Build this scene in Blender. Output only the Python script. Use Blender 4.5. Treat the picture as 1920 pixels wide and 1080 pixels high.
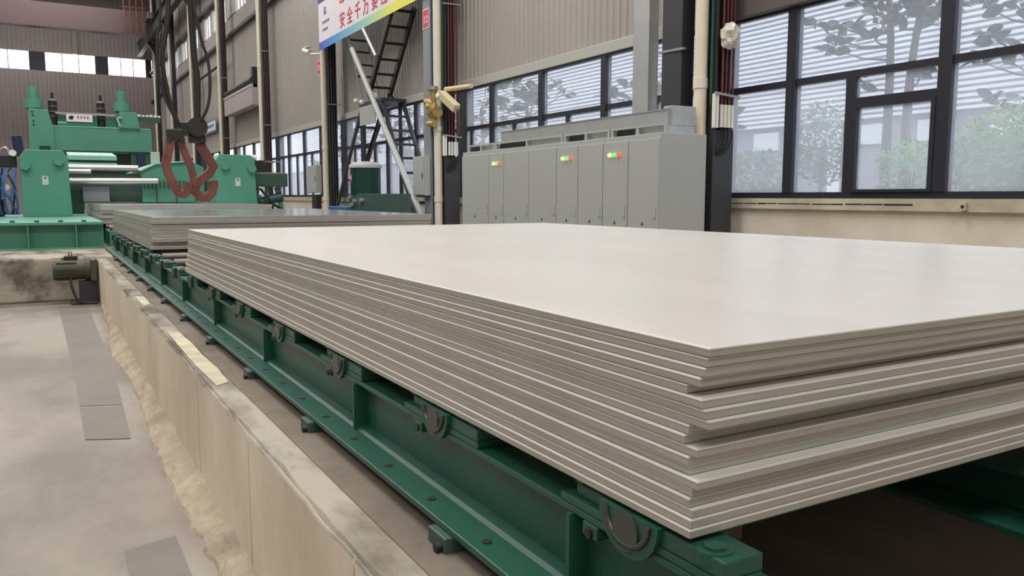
import bpy, bmesh, math, random
from mathutils import Vector, Matrix
random.seed(7)
S = bpy.context.scene
for o in list(bpy.data.objects):
    bpy.data.objects.remove(o)
COL = S.collection

# ------------------------------------------------------------------ camera
RX = (0.86603672, 0.05566669, -0.49687184)   # world X in camera axes
RY = (-0.49997997, 0.09772601, -0.86050546)  # world Y in camera axes
RZ = (0.00065581, 0.99365530, 0.11246655)    # world Z in camera axes
cam = bpy.data.cameras.new('camera')
cam_o = bpy.data.objects.new('camera', cam); COL.objects.link(cam_o)
cam.sensor_fit = 'HORIZONTAL'; cam.sensor_width = 36.0
cam.lens = 1514.6 / 1920 * 36.0
cam.clip_start = 0.02; cam.clip_end = 400
M = Matrix(((RX[0], RX[1], RX[2], 0.0), (RY[0], RY[1], RY[2], 0.0), (RZ[0], RZ[1], RZ[2], 1.44), (0, 0, 0, 1)))
cam_o.matrix_world = M
S.camera = cam_o

# ------------------------------------------------------------------ world / sky (bright overcast)
w = bpy.data.worlds.new('overcast_sky'); S.world = w; w.use_nodes = True
bg = w.node_tree.nodes['Background']
bg.inputs['Color'].default_value = (0.96, 0.97, 1.0, 1)
bg.inputs['Strength'].default_value = 3.5

# ------------------------------------------------------------------ added overhead area lights standing in for the unseen hall lighting
def add_area_light(x, y, sx, sy, z, power):
    l = bpy.data.lights.new('added_overhead', 'AREA'); l.shape = 'RECTANGLE'
    l.size = sx; l.size_y = sy; l.energy = power; l.color = (1.0, 0.985, 0.965)
    o = bpy.data.objects.new('added_overhead_light', l); COL.objects.link(o)
    o.location = (x, y, z)
for y in (-8, 8, 24, 42, 60):
    add_area_light(1.2, y, 9.0, 4.0, 16.7, 1500 if y < 40 else 900)
    add_area_light(-10.0, y, 7.0, 4.0, 16.7, 800)  # added left bank, brightens the left faces of plinth and stacks

S.view_settings.view_transform = 'Standard'
S.view_settings.look = 'None'
S.view_settings.exposure = 0.22
S.view_settings.gamma = 1.0
S.view_settings.use_curve_mapping = False

# ------------------------------------------------------------------ materials
def lin(c):
    return tuple(((v / 255) / 12.92 if v / 255 <= 0.04045 else ((v / 255 + 0.055) / 1.055) ** 2.4) for v in c)

def mat(name, col, rough=0.5, metal=0.0, var=0.0, vscale=3.0, bump=0.0, bscale=40.0, col2=None, stretch=(1, 1, 1), spec=0.5, detail=6.0, lo=0.35, hi=0.65):
    m = bpy.data.materials.new(name); m.use_nodes = True
    nt = m.node_tree; b = nt.nodes['Principled BSDF']
    c = lin(col)
    b.inputs['Base Color'].default_value = (*c, 1)
    b.inputs['Roughness'].default_value = rough
    b.inputs['Metallic'].default_value = metal
    b.inputs['Specular IOR Level'].default_value = spec
    if var > 0 or col2 or bump > 0:
        tc = nt.nodes.new('ShaderNodeTexCoord'); mp = nt.nodes.new('ShaderNodeMapping')
        mp.inputs['Scale'].default_value = stretch
        nt.links.new(tc.outputs['Object'], mp.inputs['Vector'])
    if var > 0 or col2:
        n = nt.nodes.new('ShaderNodeTexNoise'); n.inputs['Scale'].default_value = vscale; n.inputs['Detail'].default_value = detail
        n.inputs['Roughness'].default_value = 0.62
        nt.links.new(mp.outputs['Vector'], n.inputs['Vector'])
        r = nt.nodes.new('ShaderNodeValToRGB')
        c2 = lin(col2) if col2 else tuple(max(0, v * (1 - var)) for v in c)
        c1 = c if col2 else tuple(min(1, v * (1 + var * 0.5)) for v in c)
        r.color_ramp.elements[0].position = lo; r.color_ramp.elements[0].color = (*c2, 1)
        r.color_ramp.elements[1].position = hi; r.color_ramp.elements[1].color = (*c1, 1)
        nt.links.new(n.outputs['Fac'], r.inputs['Fac'])
        nt.links.new(r.outputs['Color'], b.inputs['Base Color'])
    if bump > 0:
        n2 = nt.nodes.new('ShaderNodeTexNoise'); n2.inputs['Scale'].default_value = bscale; n2.inputs['Detail'].default_value = 4
        nt.links.new(mp.outputs['Vector'], n2.inputs['Vector'])
        bp = nt.nodes.new('ShaderNodeBump'); bp.inputs['Strength'].default_value = bump; bp.inputs['Distance'].default_value = 0.02
        nt.links.new(n2.outputs['Fac'], bp.inputs['Height'])
        nt.links.new(bp.outputs['Normal'], b.inputs['Normal'])
    return m

def emis(name, col, strength):
    m = mat(name, col, 0.4)
    b = m.node_tree.nodes['Principled BSDF']
    b.inputs['Emission Color'].default_value = (*lin(col), 1)
    b.inputs['Emission Strength'].default_value = strength
    return m

def glass(name, haze, tint=(235, 240, 245)):
    m = bpy.data.materials.new(name); m.use_nodes = True
    nt = m.node_tree; nt.nodes.clear()
    out = nt.nodes.new('ShaderNodeOutputMaterial')
    tr = nt.nodes.new('ShaderNodeBsdfTransparent'); tr.inputs['Color'].default_value = (*lin(tint), 1)
    tl = nt.nodes.new('ShaderNodeBsdfTranslucent'); tl.inputs['Color'].default_value = (0.86, 0.88, 0.92, 1)
    gl = nt.nodes.new('ShaderNodeBsdfGlossy'); gl.inputs['Roughness'].default_value = 0.08
    tc = nt.nodes.new('ShaderNodeTexCoord')
    n = nt.nodes.new('ShaderNodeTexNoise'); n.inputs['Scale'].default_value = 1.6; n.inputs['Detail'].default_value = 5
    nt.links.new(tc.outputs['Object'], n.inputs['Vector'])
    ma = nt.nodes.new('ShaderNodeMath'); ma.operation = 'MULTIPLY_ADD'
    nt.links.new(n.outputs['Fac'], ma.inputs[0]); ma.inputs[1].default_value = haze * 0.6; ma.inputs[2].default_value = haze * 0.7
    mx = nt.nodes.new('ShaderNodeMixShader')
    nt.links.new(ma.outputs[0], mx.inputs['Fac']); nt.links.new(tr.outputs[0], mx.inputs[1]); nt.links.new(tl.outputs[0], mx.inputs[2])
    lw = nt.nodes.new('ShaderNodeLayerWeight'); lw.inputs['Blend'].default_value = 0.5
    pw = nt.nodes.new('ShaderNodeMath'); pw.operation = 'POWER'; pw.inputs[1].default_value = 5.0
    nt.links.new(lw.outputs['Facing'], pw.inputs[0])
    fr = nt.nodes.new('ShaderNodeMath'); fr.operation = 'MULTIPLY_ADD'; fr.inputs[1].default_value = 0.5; fr.inputs[2].default_value = 0.02
    nt.links.new(pw.outputs[0], fr.inputs[0])
    m2 = nt.nodes.new('ShaderNodeMixShader')
    nt.links.new(fr.outputs[0], m2.inputs['Fac']); nt.links.new(mx.outputs[0], m2.inputs[1]); nt.links.new(gl.outputs[0], m2.inputs[2])
    nt.links.new(m2.outputs[0], out.inputs['Surface'])
    return m

MT = {}
MT['plate_top'] = mat('aluminium_plate_face', (226, 222, 216), 0.34, 0.40, var=0.05, vscale=2.0, stretch=(1, 0.25, 1), bump=0.02, bscale=30)
MT['plate_top_dull'] = mat('dull_reflective_plate_face', (186, 190, 186), 0.20, 0.75, var=0.05, vscale=2.0)
MT['plate_edge'] = mat('sheared_plate_edge', (190, 184, 178), 0.46, 0.55, var=0.14, vscale=9.0, stretch=(0.6, 0.6, 30), bump=0.12, bscale=90)
MT['plate_edge2'] = mat('sheared_plate_edge_olive', (184, 184, 174), 0.42, 0.55, var=0.14, vscale=9.0, stretch=(0.6, 0.6, 30), bump=0.12, bscale=90)
MT['green'] = mat('dark_teal_conveyor_paint', (34, 82, 67), 0.38, 0.0, var=0.12, vscale=1.5)
MT['mint'] = mat('mint_green_machine_paint', (84, 148, 126), 0.42, 0.0, var=0.06, vscale=1.0)
MT['green_pale'] = mat('pale_green_paint', (150, 205, 185), 0.4, 0.0)
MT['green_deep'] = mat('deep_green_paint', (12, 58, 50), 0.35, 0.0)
MT['green_dark'] = mat('dark_grey_green_paint', (58, 82, 74), 0.45, 0.0)
MT['concrete'] = mat('cast_concrete', (226, 213, 192), 0.9, 0, vscale=1.4, col2=(202, 188, 166), bump=0.25, bscale=14, stretch=(1, 1, 0.5))
MT['concrete_top'] = mat('stained_concrete_top', (166, 158, 143), 0.88, 0, vscale=2.2, col2=(98, 89, 78), bump=0.3, bscale=18, stretch=(1, 0.45, 1), lo=0.38, hi=0.56, detail=12)
MT['mortar'] = mat('rough_mortar', (182, 169, 148), 0.95, 0, vscale=4, col2=(150, 136, 118), bump=0.6, bscale=25)
MT['floor'] = mat('worn_concrete_floor', (146, 137, 125), 0.6, 0, vscale=0.9, col2=(118, 109, 98), stretch=(1, 0.5, 1), lo=0.40, hi=0.58, detail=9, bump=0.05, bscale=20)
MT['patch'] = mat('dark_screed', (116, 107, 98), 0.55, 0, vscale=1.2, col2=(103, 95, 87))
MT['siding'] = mat('grey_steel_siding', (164, 158, 152), 0.38, 0.0, var=0.06, vscale=0.4)
MT['trim'] = mat('light_grey_flashing', (178, 176, 168), 0.4, 0.0)
MT['siding_end'] = mat('brown_grey_siding', (170, 160, 157), 0.5, 0.0, var=0.06, vscale=0.3)
MT['roof'] = mat('unseen_roof_sheet', (190, 188, 185), 0.6, 0.0)
MT['plaster'] = mat('cream_plaster', (220, 211, 196), 0.85, 0, vscale=1.2, col2=(204, 192, 175), bump=0.05, bscale=12)
MT['sill'] = mat('dirty_sill_plaster', (200, 190, 168), 0.85, 0, vscale=2.0, col2=(168, 156, 136))
MT['frame'] = mat('dark_window_frame', (40, 42, 52), 0.4, 0.1)
MT['lintel'] = mat('brown_grey_lintel', (94, 86, 82), 0.6)
MT['charcoal'] = mat('charcoal_paint', (52, 52, 56), 0.5, 0.0, var=0.1)
MT['steel_grey'] = mat('grey_painted_steel', (132, 134, 138), 0.45, 0.0)
MT['navy'] = mat('dark_blue_paint', (36, 46, 72), 0.5)
MT['cream_pipe'] = mat('cream_pvc_pipe', (224, 214, 194), 0.4, 0, var=0.05)
MT['green_pipe'] = mat('green_conduit', (14, 84, 62), 0.4)
MT['red_pipe'] = mat('brown_red_conduit', (88, 42, 38), 0.45)
MT['maroon'] = mat('dark_maroon_conduit', (74, 48, 46), 0.5)
MT['clamp'] = mat('galvanised_clamp', (166, 164, 168), 0.4, 0.6)
MT['white'] = mat('white_plastic', (232, 228, 218), 0.4)
MT['black'] = mat('black_rubber', (24, 24, 26), 0.6)
MT['black_steel'] = mat('black_painted_steel', (34, 34, 34), 0.45)
MT['cabinet'] = mat('light_grey_enamel', (170, 173, 168), 0.45, 0.0, var=0.02, vscale=0.8)
MT['galv'] = mat('galvanised_sheet', (186, 188, 186), 0.38, 0.55, var=0.10, vscale=2.5)
MT['rust'] = mat('red_oxide_steel', (124, 70, 60), 0.6, 0.0, vscale=3.5, col2=(92, 48, 41))
MT['dark_brown'] = mat('greasy_dark_steel', (52, 44, 38), 0.5, 0.3)
MT['rope'] = mat('dark_wire_rope', (42, 38, 36), 0.6, 0.2)
MT['steel'] = mat('bright_steel', (180, 178, 172), 0.35, 0.8)
MT['roller'] = mat('dull_roller_steel', (104, 98, 90), 0.45, 0.7)
MT['bore'] = mat('oily_bearing_ring', (88, 92, 86), 0.35, 0.7)
MT['crane'] = mat('faded_red_crane_paint', (88, 70, 70), 0.55)
MT['red_sign'] = mat('red_sign_print', (206, 58, 78), 0.5)
MT['red_text'] = mat('red_print', (214, 52, 74), 0.6)
MT['grey_text'] = mat('grey_print', (96, 92, 116), 0.6)
MT['banner'] = mat('white_banner_vinyl', (232, 222, 230), 0.55)
MT['banner_blue'] = mat('dark_blue_banner_print', (58, 62, 150), 0.55)
MT['blue_pale'] = mat('faded_blue_sign', (110, 138, 170), 0.5)
MT['blue'] = mat('blue_paint', (34, 92, 150), 0.45)
MT['blue_hose'] = mat('blue_hose', (62, 100, 170), 0.35)
MT['brass'] = mat('brass_valve', (176, 150, 92), 0.35, 0.4, var=0.2, vscale=12)
MT['cardboard'] = mat('pale_card', (214, 196, 158), 0.7)
MT['wrap'] = mat('crumpled_film', (206, 200, 188), 0.35, 0, var=0.15, vscale=8, bump=0.6, bscale=12)
MT['nameplate'] = mat('pale_nameplate', (200, 204, 196), 0.4)
MT['motor_olive'] = mat('olive_grey_motor_paint', (74, 74, 58), 0.5, 0.0, var=0.15)
MT['led_r'] = emis('red_indicator', (255, 70, 50), 1.6)
MT['led_g'] = emis('green_indicator', (80, 255, 130), 1.3)
MT['led_y'] = emis('yellow_indicator', (255, 225, 110), 1.5)
MT['bldg_white'] = mat('white_ribbed_cladding', (236, 236, 242), 0.5)
MT['bldg_low'] = mat('grey_render', (152, 150, 160), 0.8, 0, var=0.08)
MT['bldg_win'] = mat('pale_far_window', (220, 222, 228), 0.3)
MT['ground'] = mat('outdoor_concrete_ground', (170, 172, 170), 0.9)
MT['bark'] = mat('grey_bark', (110, 102, 98), 0.9, 0, var=0.2, vscale=6)
MT['leaf'] = mat('dark_leaf', (58, 64, 56), 0.45, 0, var=0.25, vscale=1.5)
MT['leaf2'] = mat('mid_leaf', (92, 112, 84), 0.5, 0, var=0.3, vscale=2.0)
MT['leaf_bright'] = mat('bright_green_leaf', (104, 150, 62), 0.5, 0, var=0.35, vscale=3.0)
MT['glass'] = glass('hazy_window_glass', 0.13)
MT['glass_dirty'] = glass('dusty_window_glass', 0.19)
MT['poly'] = glass('clear_clerestory_glass', 0.08, (250, 250, 250))

# gradient strip along the bottom of the banner: blue - teal - yellow
def banner_strip():
    m = bpy.data.materials.new('banner_colour_strip'); m.use_nodes = True
    nt = m.node_tree; b = nt.nodes['Principled BSDF']; b.inputs['Roughness'].default_value = 0.55
    tc = nt.nodes.new('ShaderNodeTexCoord'); sx = nt.nodes.new('ShaderNodeSeparateXYZ')
    nt.links.new(tc.outputs['Generated'], sx.inputs[0])
    r = nt.nodes.new('ShaderNodeValToRGB')
    e = r.color_ramp.elements
    e[0].position = 0.0; e[0].color = (*lin((240, 226, 60)), 1)
    e[1].position = 1.0; e[1].color = (*lin((60, 84, 190)), 1)
    a = e.new(0.28); a.color = (*lin((226, 230, 90)), 1)
    a = e.new(0.5); a.color = (*lin((150, 205, 190)), 1)
    a = e.new(0.78); a.color = (*lin((90, 160, 215)), 1)
    nt.links.new(sx.outputs['Y'], r.inputs['Fac']); nt.links.new(r.outputs['Color'], b.inputs['Base Color'])
    return m
MT['banner_strip'] = banner_strip()

# ------------------------------------------------------------------ mesh helpers
ORG = {}
class MB:
    def __init__(s):
        s.v = []; s.f = []; s.m = []; s.sm = []
    def add(s, vs, fs, mi=0, smooth=False):
        n = len(s.v); s.v += [tuple(p) for p in vs]
        for f in fs:
            s.f.append([n + i for i in f]); s.m.append(mi); s.sm.append(smooth)
        return s
    def box(s, x0, x1, y0, y1, z0, z1, mi=0):
        vs = [(x, y, z) for z in (z0, z1) for y in (y0, y1) for x in (x0, x1)]
        return s.add(vs, [(0, 2, 3, 1), (4, 5, 7, 6), (0, 1, 5, 4), (2, 6, 7, 3), (0, 4, 6, 2), (1, 3, 7, 5)], mi)
    def prism(s, poly, axis, a0, a1, mi=0):
        # poly: 2D points in the two remaining axes order (x,y,z minus axis)
        def P(p, a):
            return {'x': (a, p[0], p[1]), 'y': (p[0], a, p[1]), 'z': (p[0], p[1], a)}[axis]
        n = len(poly)
        vs = [P(p, a0) for p in poly] + [P(p, a1) for p in poly]
        fs = [tuple(range(n))[::-1], tuple(range(n, 2 * n))] + [(i, (i + 1) % n, n + (i + 1) % n, n + i) for i in range(n)]
        return s.add(vs, fs, mi)
    def cyl(s, p0, p1, r, n=14, r2=None, cap=True, mi=0, smooth=True):
        p0 = Vector(p0); p1 = Vector(p1); r2 = r if r2 is None else r2
        d = (p1 - p0).normalized()
        a = d.orthogonal().normalized(); b = d.cross(a)
        ring = lambda c, rr: [c + a * rr * math.cos(2 * math.pi * i / n) + b * rr * math.sin(2 * math.pi * i / n) for i in range(n)]
        s.add(ring(p0, r) + ring(p1, r2), [(i, (i + 1) % n, n + (i + 1) % n, n + i) for i in range(n)], mi, smooth)
        if cap:
            s.add(ring(p0, r), [tuple(range(n))[::-1]], mi); s.add(ring(p1, r2), [tuple(range(n))], mi)
        return s
    def bar(s, p0, p1, wx, wy, mi=0):
        # rectangular bar from p0 to p1
        p0 = Vector(p0); p1 = Vector(p1); d = (p1 - p0).normalized()
        up = Vector((1, 0, 0)) if abs(d.x) < 0.9 else Vector((0, 0, 1))
        a = (up - d * up.dot(d)).normalized(); b = d.cross(a)
        a = a * wx / 2; b = b * wy / 2
        vs = [p0 - a - b, p0 + a - b, p0 + a + b, p0 - a + b, p1 - a - b, p1 + a - b, p1 + a + b, p1 - a + b]
        return s.add(vs, [(3, 2, 1, 0), (4, 5, 6, 7), (0, 1, 5, 4), (1, 2, 6, 5), (2, 3, 7, 6), (3, 0, 4, 7)], mi)
    def tube(s, pts, r, n=8, mi=0, closed=False):
        pts = [Vector(p) for p in pts]; rings = []
        prev = None
        for i, p in enumerate(pts):
            d = (pts[min(i + 1, len(pts) - 1)] - pts[max(i - 1, 0)]).normalized()
            if prev is None:
                a = d.orthogonal().normalized()
            else:
                a = (prev - d * prev.dot(d)).normalized()
            prev = a; b = d.cross(a)
            rr = r[i] if isinstance(r, (list, tuple)) else r
            rings.append([p + a * rr * math.cos(2 * math.pi * k / n) + b * rr * math.sin(2 * math.pi * k / n) for k in range(n)])
        vs = [q for rg in rings for q in rg]
        fs = [(i * n + k, i * n + (k + 1) % n, (i + 1) * n + (k + 1) % n, (i + 1) * n + k) for i in range(len(pts) - 1) for k in range(n)]
        s.add(vs, fs, mi, True)
        s.add(rings[0], [tuple(range(n))[::-1]], mi); s.add(rings[-1], [tuple(range(n))], mi)
        return s
    def lathe(s, prof, c, n=20, mi=0, smooth=True):
        vs = []
        for r, z in prof:
            vs += [(c[0] + r * math.cos(2 * math.pi * i / n), c[1] + r * math.sin(2 * math.pi * i / n), c[2] + z) for i in range(n)]
        fs = [(j * n + i, j * n + (i + 1) % n, (j + 1) * n + (i + 1) % n, (j + 1) * n + i) for j in range(len(prof) - 1) for i in range(n)]
        return s.add(vs, fs, mi, smooth)
    def build(s, name, mats, parent=None, label=None, cat=None, group=None, kind=None, bevel=0.0, seg=2):
        me = bpy.data.meshes.new(name)
        if parent is not None:
            org = ORG[parent.name]
        else:
            xs = [p[0] for p in s.v]; ys = [p[1] for p in s.v]; zs = [p[2] for p in s.v]
            org = Vector(((min(xs) + max(xs)) / 2, (min(ys) + max(ys)) / 2, min(zs)))
        me.from_pydata([(p[0] - org[0], p[1] - org[1], p[2] - org[2]) for p in s.v], [], s.f)
        if not isinstance(mats, (list, tuple)): mats = [mats]
        for k in mats: me.materials.append(MT[k])
        me.polygons.foreach_set('material_index', s.m)
        me.polygons.foreach_set('use_smooth', s.sm)
        me.update()
        o = bpy.data.objects.new(name, me); COL.objects.link(o)
        if parent is None:
            o.location = org
        else:
            o.parent = parent
        ORG[o.name] = org
        if bevel > 0:
            b = o.modifiers.new('bevel', 'BEVEL'); b.width = bevel; b.segments = seg; b.limit_method = 'ANGLE'
        tag(o, label, cat, group, kind)
        return o

def tag(o, label=None, cat=None, group=None, kind=None):
    if label: o['label'] = label
    if cat: o['category'] = cat
    if group: o['group'] = group
    if kind: o['kind'] = kind
    return o
def empty(name, loc, label=None, cat=None, group=None, kind=None):
    o = bpy.data.objects.new(name, None); COL.objects.link(o); o.location = loc
    o.empty_display_size = 0.1
    ORG[o.name] = Vector(loc)
    return tag(o, label, cat, group, kind)
def place(src, loc, parent=None, rot=None, scale=None):
    # copy of a mesh object sharing data; loc in world coordinates (parents carry no rotation)
    c = src.copy(); COL.objects.link(c)
    for k in ('label', 'category', 'group', 'kind'):
        if k in c: del c[k]
    if parent is not None:
        c.parent = parent; c.location = Vector(loc) - ORG[parent.name]
    else:
        c.parent = None; c.location = loc
    if rot: c.rotation_euler = rot
    if scale: c.scale = scale
    ORG[c.name] = Vector(loc)
    return c
def ORD(i):
    return ['topmost', 'second', 'third', 'fourth', 'fifth', 'sixth', 'seventh', 'eighth', 'ninth', 'tenth', 'eleventh', 'twelfth', 'thirteenth', 'fourteenth', 'fifteenth', 'sixteenth', 'seventeenth', 'eighteenth', 'nineteenth'][i]

# ================================================================== THE HALL
WX = 8.2                      # plane of the window wall
Y0, Y1 = -14.0, 72.5          # ends of the hall
XL = -16.0
ZR = 17.0
COLY = [0.0] + [8.15 + 8.18 * k for k in range(8)]      # column grid
SILL, TRANS, WTOP = 1.44, 2.85, 3.80
CL0, CL1 = 9.95, 11.1         # clerestory band

fl = MB().box(XL, WX + 0.2, Y0, Y1, -0.2, 0.0).build('floor', 'floor', kind='structure')
# dark screed patches let into the floor along the plinth
fp = MB()
fp.add([(0.10, 11.9, 0.003), (0.44, 11.9, 0.003), (0.43, 7.25, 0.003), (0.40, 6.1, 0.003), (0.14, 6.2, 0.003), (0.145, 7.4, 0.003)], [(0, 1, 2, 3, 4, 5)][::-1])
fp.add([(0.14, 6.15, 0.004), (0.40, 6.05, 0.004), (0.375, 5.2, 0.004), (0.14, 5.31, 0.004)], [(0, 1, 2, 3)])
fp.build('floor_patch', 'patch', fl)
fp = MB()
fp.add([(0.21, 3.52, 0.003), (0.41, 3.58, 0.003), (0.42, 2.2, 0.003), (0.19, 2.2, 0.003)], [(0, 1, 2, 3)])
fp.build('floor_patch', 'patch', fl)

# ---- window wall: lower plaster wall, sill ledge
MB().box(WX, WX + 0.24, Y0, Y1, 0.0, SILL - 0.16).build('wall_right', 'plaster', kind='structure')
sl = MB()
sl.box(WX - 0.05, WX + 0.24, Y0, Y1, SILL - 0.155, SILL - 0.02)
sl.box(WX - 0.02, WX + 0.24, Y0, Y1, SILL - 0.16, SILL - 0.155)
trim1 = sl.build('trim_1', 'sill', kind='structure')
# dark crack under the near sill and small bracket
cr = MB()
y = 8.1
while y > 5.75:
    dy = random.uniform(0.12, 0.35)
    if random.random() < 0.8 or y < 6.9:
        cr.box(WX - 0.0525, WX - 0.04, y - dy, y, 1.345 + random.uniform(-0.004, 0.004), 1.357 + random.uniform(0, 0.006))
    y -= dy + random.uniform(0.0, 0.06)
cr.build('open_joint', 'black', trim1)
bk = MB().box(WX - 0.09, WX - 0.05, 4.84, 4.90, 1.30, 1.38)
bk = bk.build('pipe_bracket', 'sill', trim1)
MB().cyl((WX - 0.093, 4.87, 1.34), (WX - 0.089, 4.87, 1.34), 0.018, 10).build('bracket_hole', 'black', trim1)

# ---- ribbed siding above the windows, and between / above the clerestory
def ribbed(y0, y1, z0, z1, x, pitch=0.18, depth=0.022):
    b = MB(); y = y0
    prof = []
    while y < y1:
        prof += [(x, y), (x, y + pitch * 0.62), (x - depth, y + pitch * 0.72), (x - depth, y + pitch * 0.90)]
        y += pitch
    prof.append((x, y1))
    n = len(prof)
    vs = [(p[0], p[1], z0) for p in prof] + [(p[0], p[1], z1) for p in prof]
    b.add(vs, [(i, n + i, n + i + 1, i + 1) for i in range(n - 1)])
    return b
wu = empty('wall_right_upper', (WX, 29, WTOP), kind='structure')
ribbed(Y0, Y1, WTOP, CL0, WX + 0.05).build('siding_sheet', 'siding', wu, kind='stuff')
ribbed(Y0, Y1, CL1, ZR, WX + 0.05).build('siding_sheet', 'siding', wu, kind='stuff')
MB().box(WX + 0.10, WX + 0.16, Y0, Y1, WTOP, CL0).build('backing_sheet', 'siding', wu)
MB().box(WX + 0.10, WX + 0.16, Y0, Y1, CL1, ZR).build('backing_sheet', 'siding', wu)
MB().box(WX - 0.06, WX + 0.1, Y0, Y1, WTOP - 0.02, WTOP + 0.16).build('flashing', 'trim', wu, bevel=0.01)
# steel girts running along the siding
for z, d in ((8.95, 0.16), (11.2, 0.2)):
    MB().box(WX - d, WX - 0.01, Y0, Y1, z, z + 0.14).build('girt', 'charcoal', wu)
# clerestory: glazing between solid piers
b = MB(); cw = []
for k in range(len(COLY) - 1):
    a, c = COLY[k], COLY[k + 1]
    cw += [(a + 1.05, a + 2.75), (a + 3.05, a + 4.75), (a + 5.05, a + 7.15)] if k >= 3 else [(a + 1.2, a + 3.9), (a + 4.4, a + 7.2)]
ys = [Y0] + [q for p in cw for q in p] + [Y1]
for i in range(0, len(ys), 2):
    b.box(WX + 0.0, WX + 0.16, ys[i], ys[i + 1], CL0, CL1)
b.build('clerestory_pier', 'siding', wu)
win_n = 1
for (a, c) in cw:
    e = empty('window_%d' % win_n, (WX + 0.08, (a + c) / 2, CL0), kind='structure'); win_n += 1
    n = 3; st = (c - a) / n
    for i in range(n):
        MB().box(WX + 0.09, WX + 0.10, a + i * st + 0.03, a + (i + 1) * st - 0.03, CL0, CL1).build('pane', 'poly', e)
    for i in range(1, n):
        MB().box(WX + 0.06, WX + 0.12, a + i * st - 0.03, a + i * st + 0.03, CL0, CL1).build('mullion', 'steel_grey', e)

# ---- window bays
def lintel(y0, y1):
    return MB().box(WX - 0.14, WX + 0.02, y0, y1, WTOP - 0.03, WTOP + 0.35).build('lintel_beam', 'lintel', wu, bevel=0.01)
def window_bay(y0, y1, mull, transoms, lows, vents=(), detail=True):
    """y0..y1 opening; mull: full-height mullion centres (y, width); lows: (y, zlow, ztop, w) short mullions"""
    global win_n
    e = empty('window_%d' % win_n, (WX, (y0 + y1) / 2, SILL), kind='structure'); win_n += 1
    fx0, fx1 = WX - 0.03, WX + 0.05
    fr = 0.055
    MB().box(fx0, fx1, y0, y1, SILL - 0.02, SILL + fr).build('frame_rail', 'frame', e)
    MB().box(fx0, fx1, y0, y1, WTOP - 0.06, WTOP - 0.02).build('frame_rail', 'frame', e)
    for (ya, yb) in ((y0, y0 + 0.05), (y1 - 0.05, y1)):
        MB().box(fx0, fx1, ya, yb, SILL + fr, WTOP - 0.06).build('frame_stile', 'frame', e)
    for m, wd in mull:
        MB().box(fx0 - 0.02, fx1 + 0.02, m - wd / 2, m + wd / 2, SILL + fr, WTOP - 0.06).build('mullion', 'frame', e)
    edges = [y0 + 0.05] + [q for m, wd in mull for q in (m - wd / 2, m + wd / 2)] + [y1 - 0.05]
    for i in range(0, len(edges), 2):
        a, c = edges[i], edges[i + 1]
        tz = transoms
        MB().box(fx0, fx1, a, c, tz - 0.04, tz + 0.04).build('transom', 'frame', e)
        MB().box(WX, WX + 0.008, a, c, tz + 0.04, WTOP - 0.06).build('pane', 'glass', e)
        cuts = sorted([l for l in lows if a < l[0] < c])
        ys_ = [a]
        for l in cuts:
            MB().box(fx0, fx1, l[0] - l[1] / 2, l[0] + l[1] / 2, SILL + fr, tz - 0.04).build('lower_mullion', 'frame', e)
            ys_ += [l[0] - l[1] / 2, l[0] + l[1] / 2]
        ys_.append(c)
        for j in range(0, len(ys_), 2):
            p, q = ys_[j], ys_[j + 1]
            ve = [v for v in vents if p <= v <= q]
            if ve:
                zt = 2.52
                MB().box(fx0, fx1, p, q, zt - 0.04, zt + 0.05).build('vent_head', 'frame', e)
                MB().box(WX, WX + 0.008, p, q, zt + 0.05, tz - 0.04).build('pane', 'glass', e)
                sash = MB()
                sash.box(fx0 - 0.03, fx1 - 0.02, p, p + 0.05, SILL + fr, zt - 0.04).box(fx0 - 0.03, fx1 - 0.02, q - 0.05, q, SILL + fr, zt - 0.04)
                sash.box(fx0 - 0.03, fx1 - 0.02, p + 0.05, q - 0.05, SILL + fr, SILL + fr + 0.03).box(fx0 - 0.03, fx1 - 0.02, p + 0.05, q - 0.05, zt - 0.07, zt - 0.04)
                sash.build('sash', 'frame', e)
                MB().box(WX - 0.01, WX, p + 0.05, q - 0.05, SILL + fr + 0.03, zt - 0.07).build('pane', 'glass_dirty', e)
            else:
                MB().box(WX, WX + 0.008, p, q, SILL + fr, tz - 0.04).build('pane', 'glass_dirty', e)
    return e
# near bay (right of picture) and the bays beyond
window_bay(0.2, 8.30, [(1.25, 0.12), (3.2, 0.12), (5.17, 0.15), (7.18, 0.14)], 2.85, [(6.31, 0.13), (8.24, 0.05), (4.2, 0.05), (2.2, 0.05)], vents=(5.8,))
window_bay(8.45, 16.25, [(11.10, 0.14), (13.07, 0.14), (15.0, 0.14)], 2.92, [(9.8, 0.08), (12.2, 0.08), (14.1, 0.08), (15.95, 0.08)])
window_bay(16.6, 24.4, [(18.96, 0.14), (20.9, 0.14), (22.9, 0.14)], 2.92, [(17.8, 0.08), (19.95, 0.08), (21.9, 0.14), (23.6, 0.08)])
window_bay(24.8, 32.6, [(27.0, 0.14), (29.0, 0.14), (31.1, 0.14)], 2.95, [(28.1, 0.08), (30.0, 0.12), (32.0, 0.08)])
window_bay(33.0, 40.7, [(35.0, 0.14), (37.0, 0.14), (39.0, 0.14)], 2.95, [])
window_bay(41.2, 48.9, [(43.0, 0.14), (45.0, 0.14), (47.0, 0.14)], 2.95, [])
lintel(-2.0, 8.35)
pw_ = MB()
for (a, c) in ((Y0, 0.2), (8.30, 8.45), (16.25, 16.6), (24.4, 24.8), (32.6, 33.0), (40.7, 41.2), (48.9, Y1)):
    pw_.box(WX - 0.02, WX + 0.2, a, c, SILL - 0.02, WTOP)
pw_.build('window_pier', 'charcoal', wu)

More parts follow.
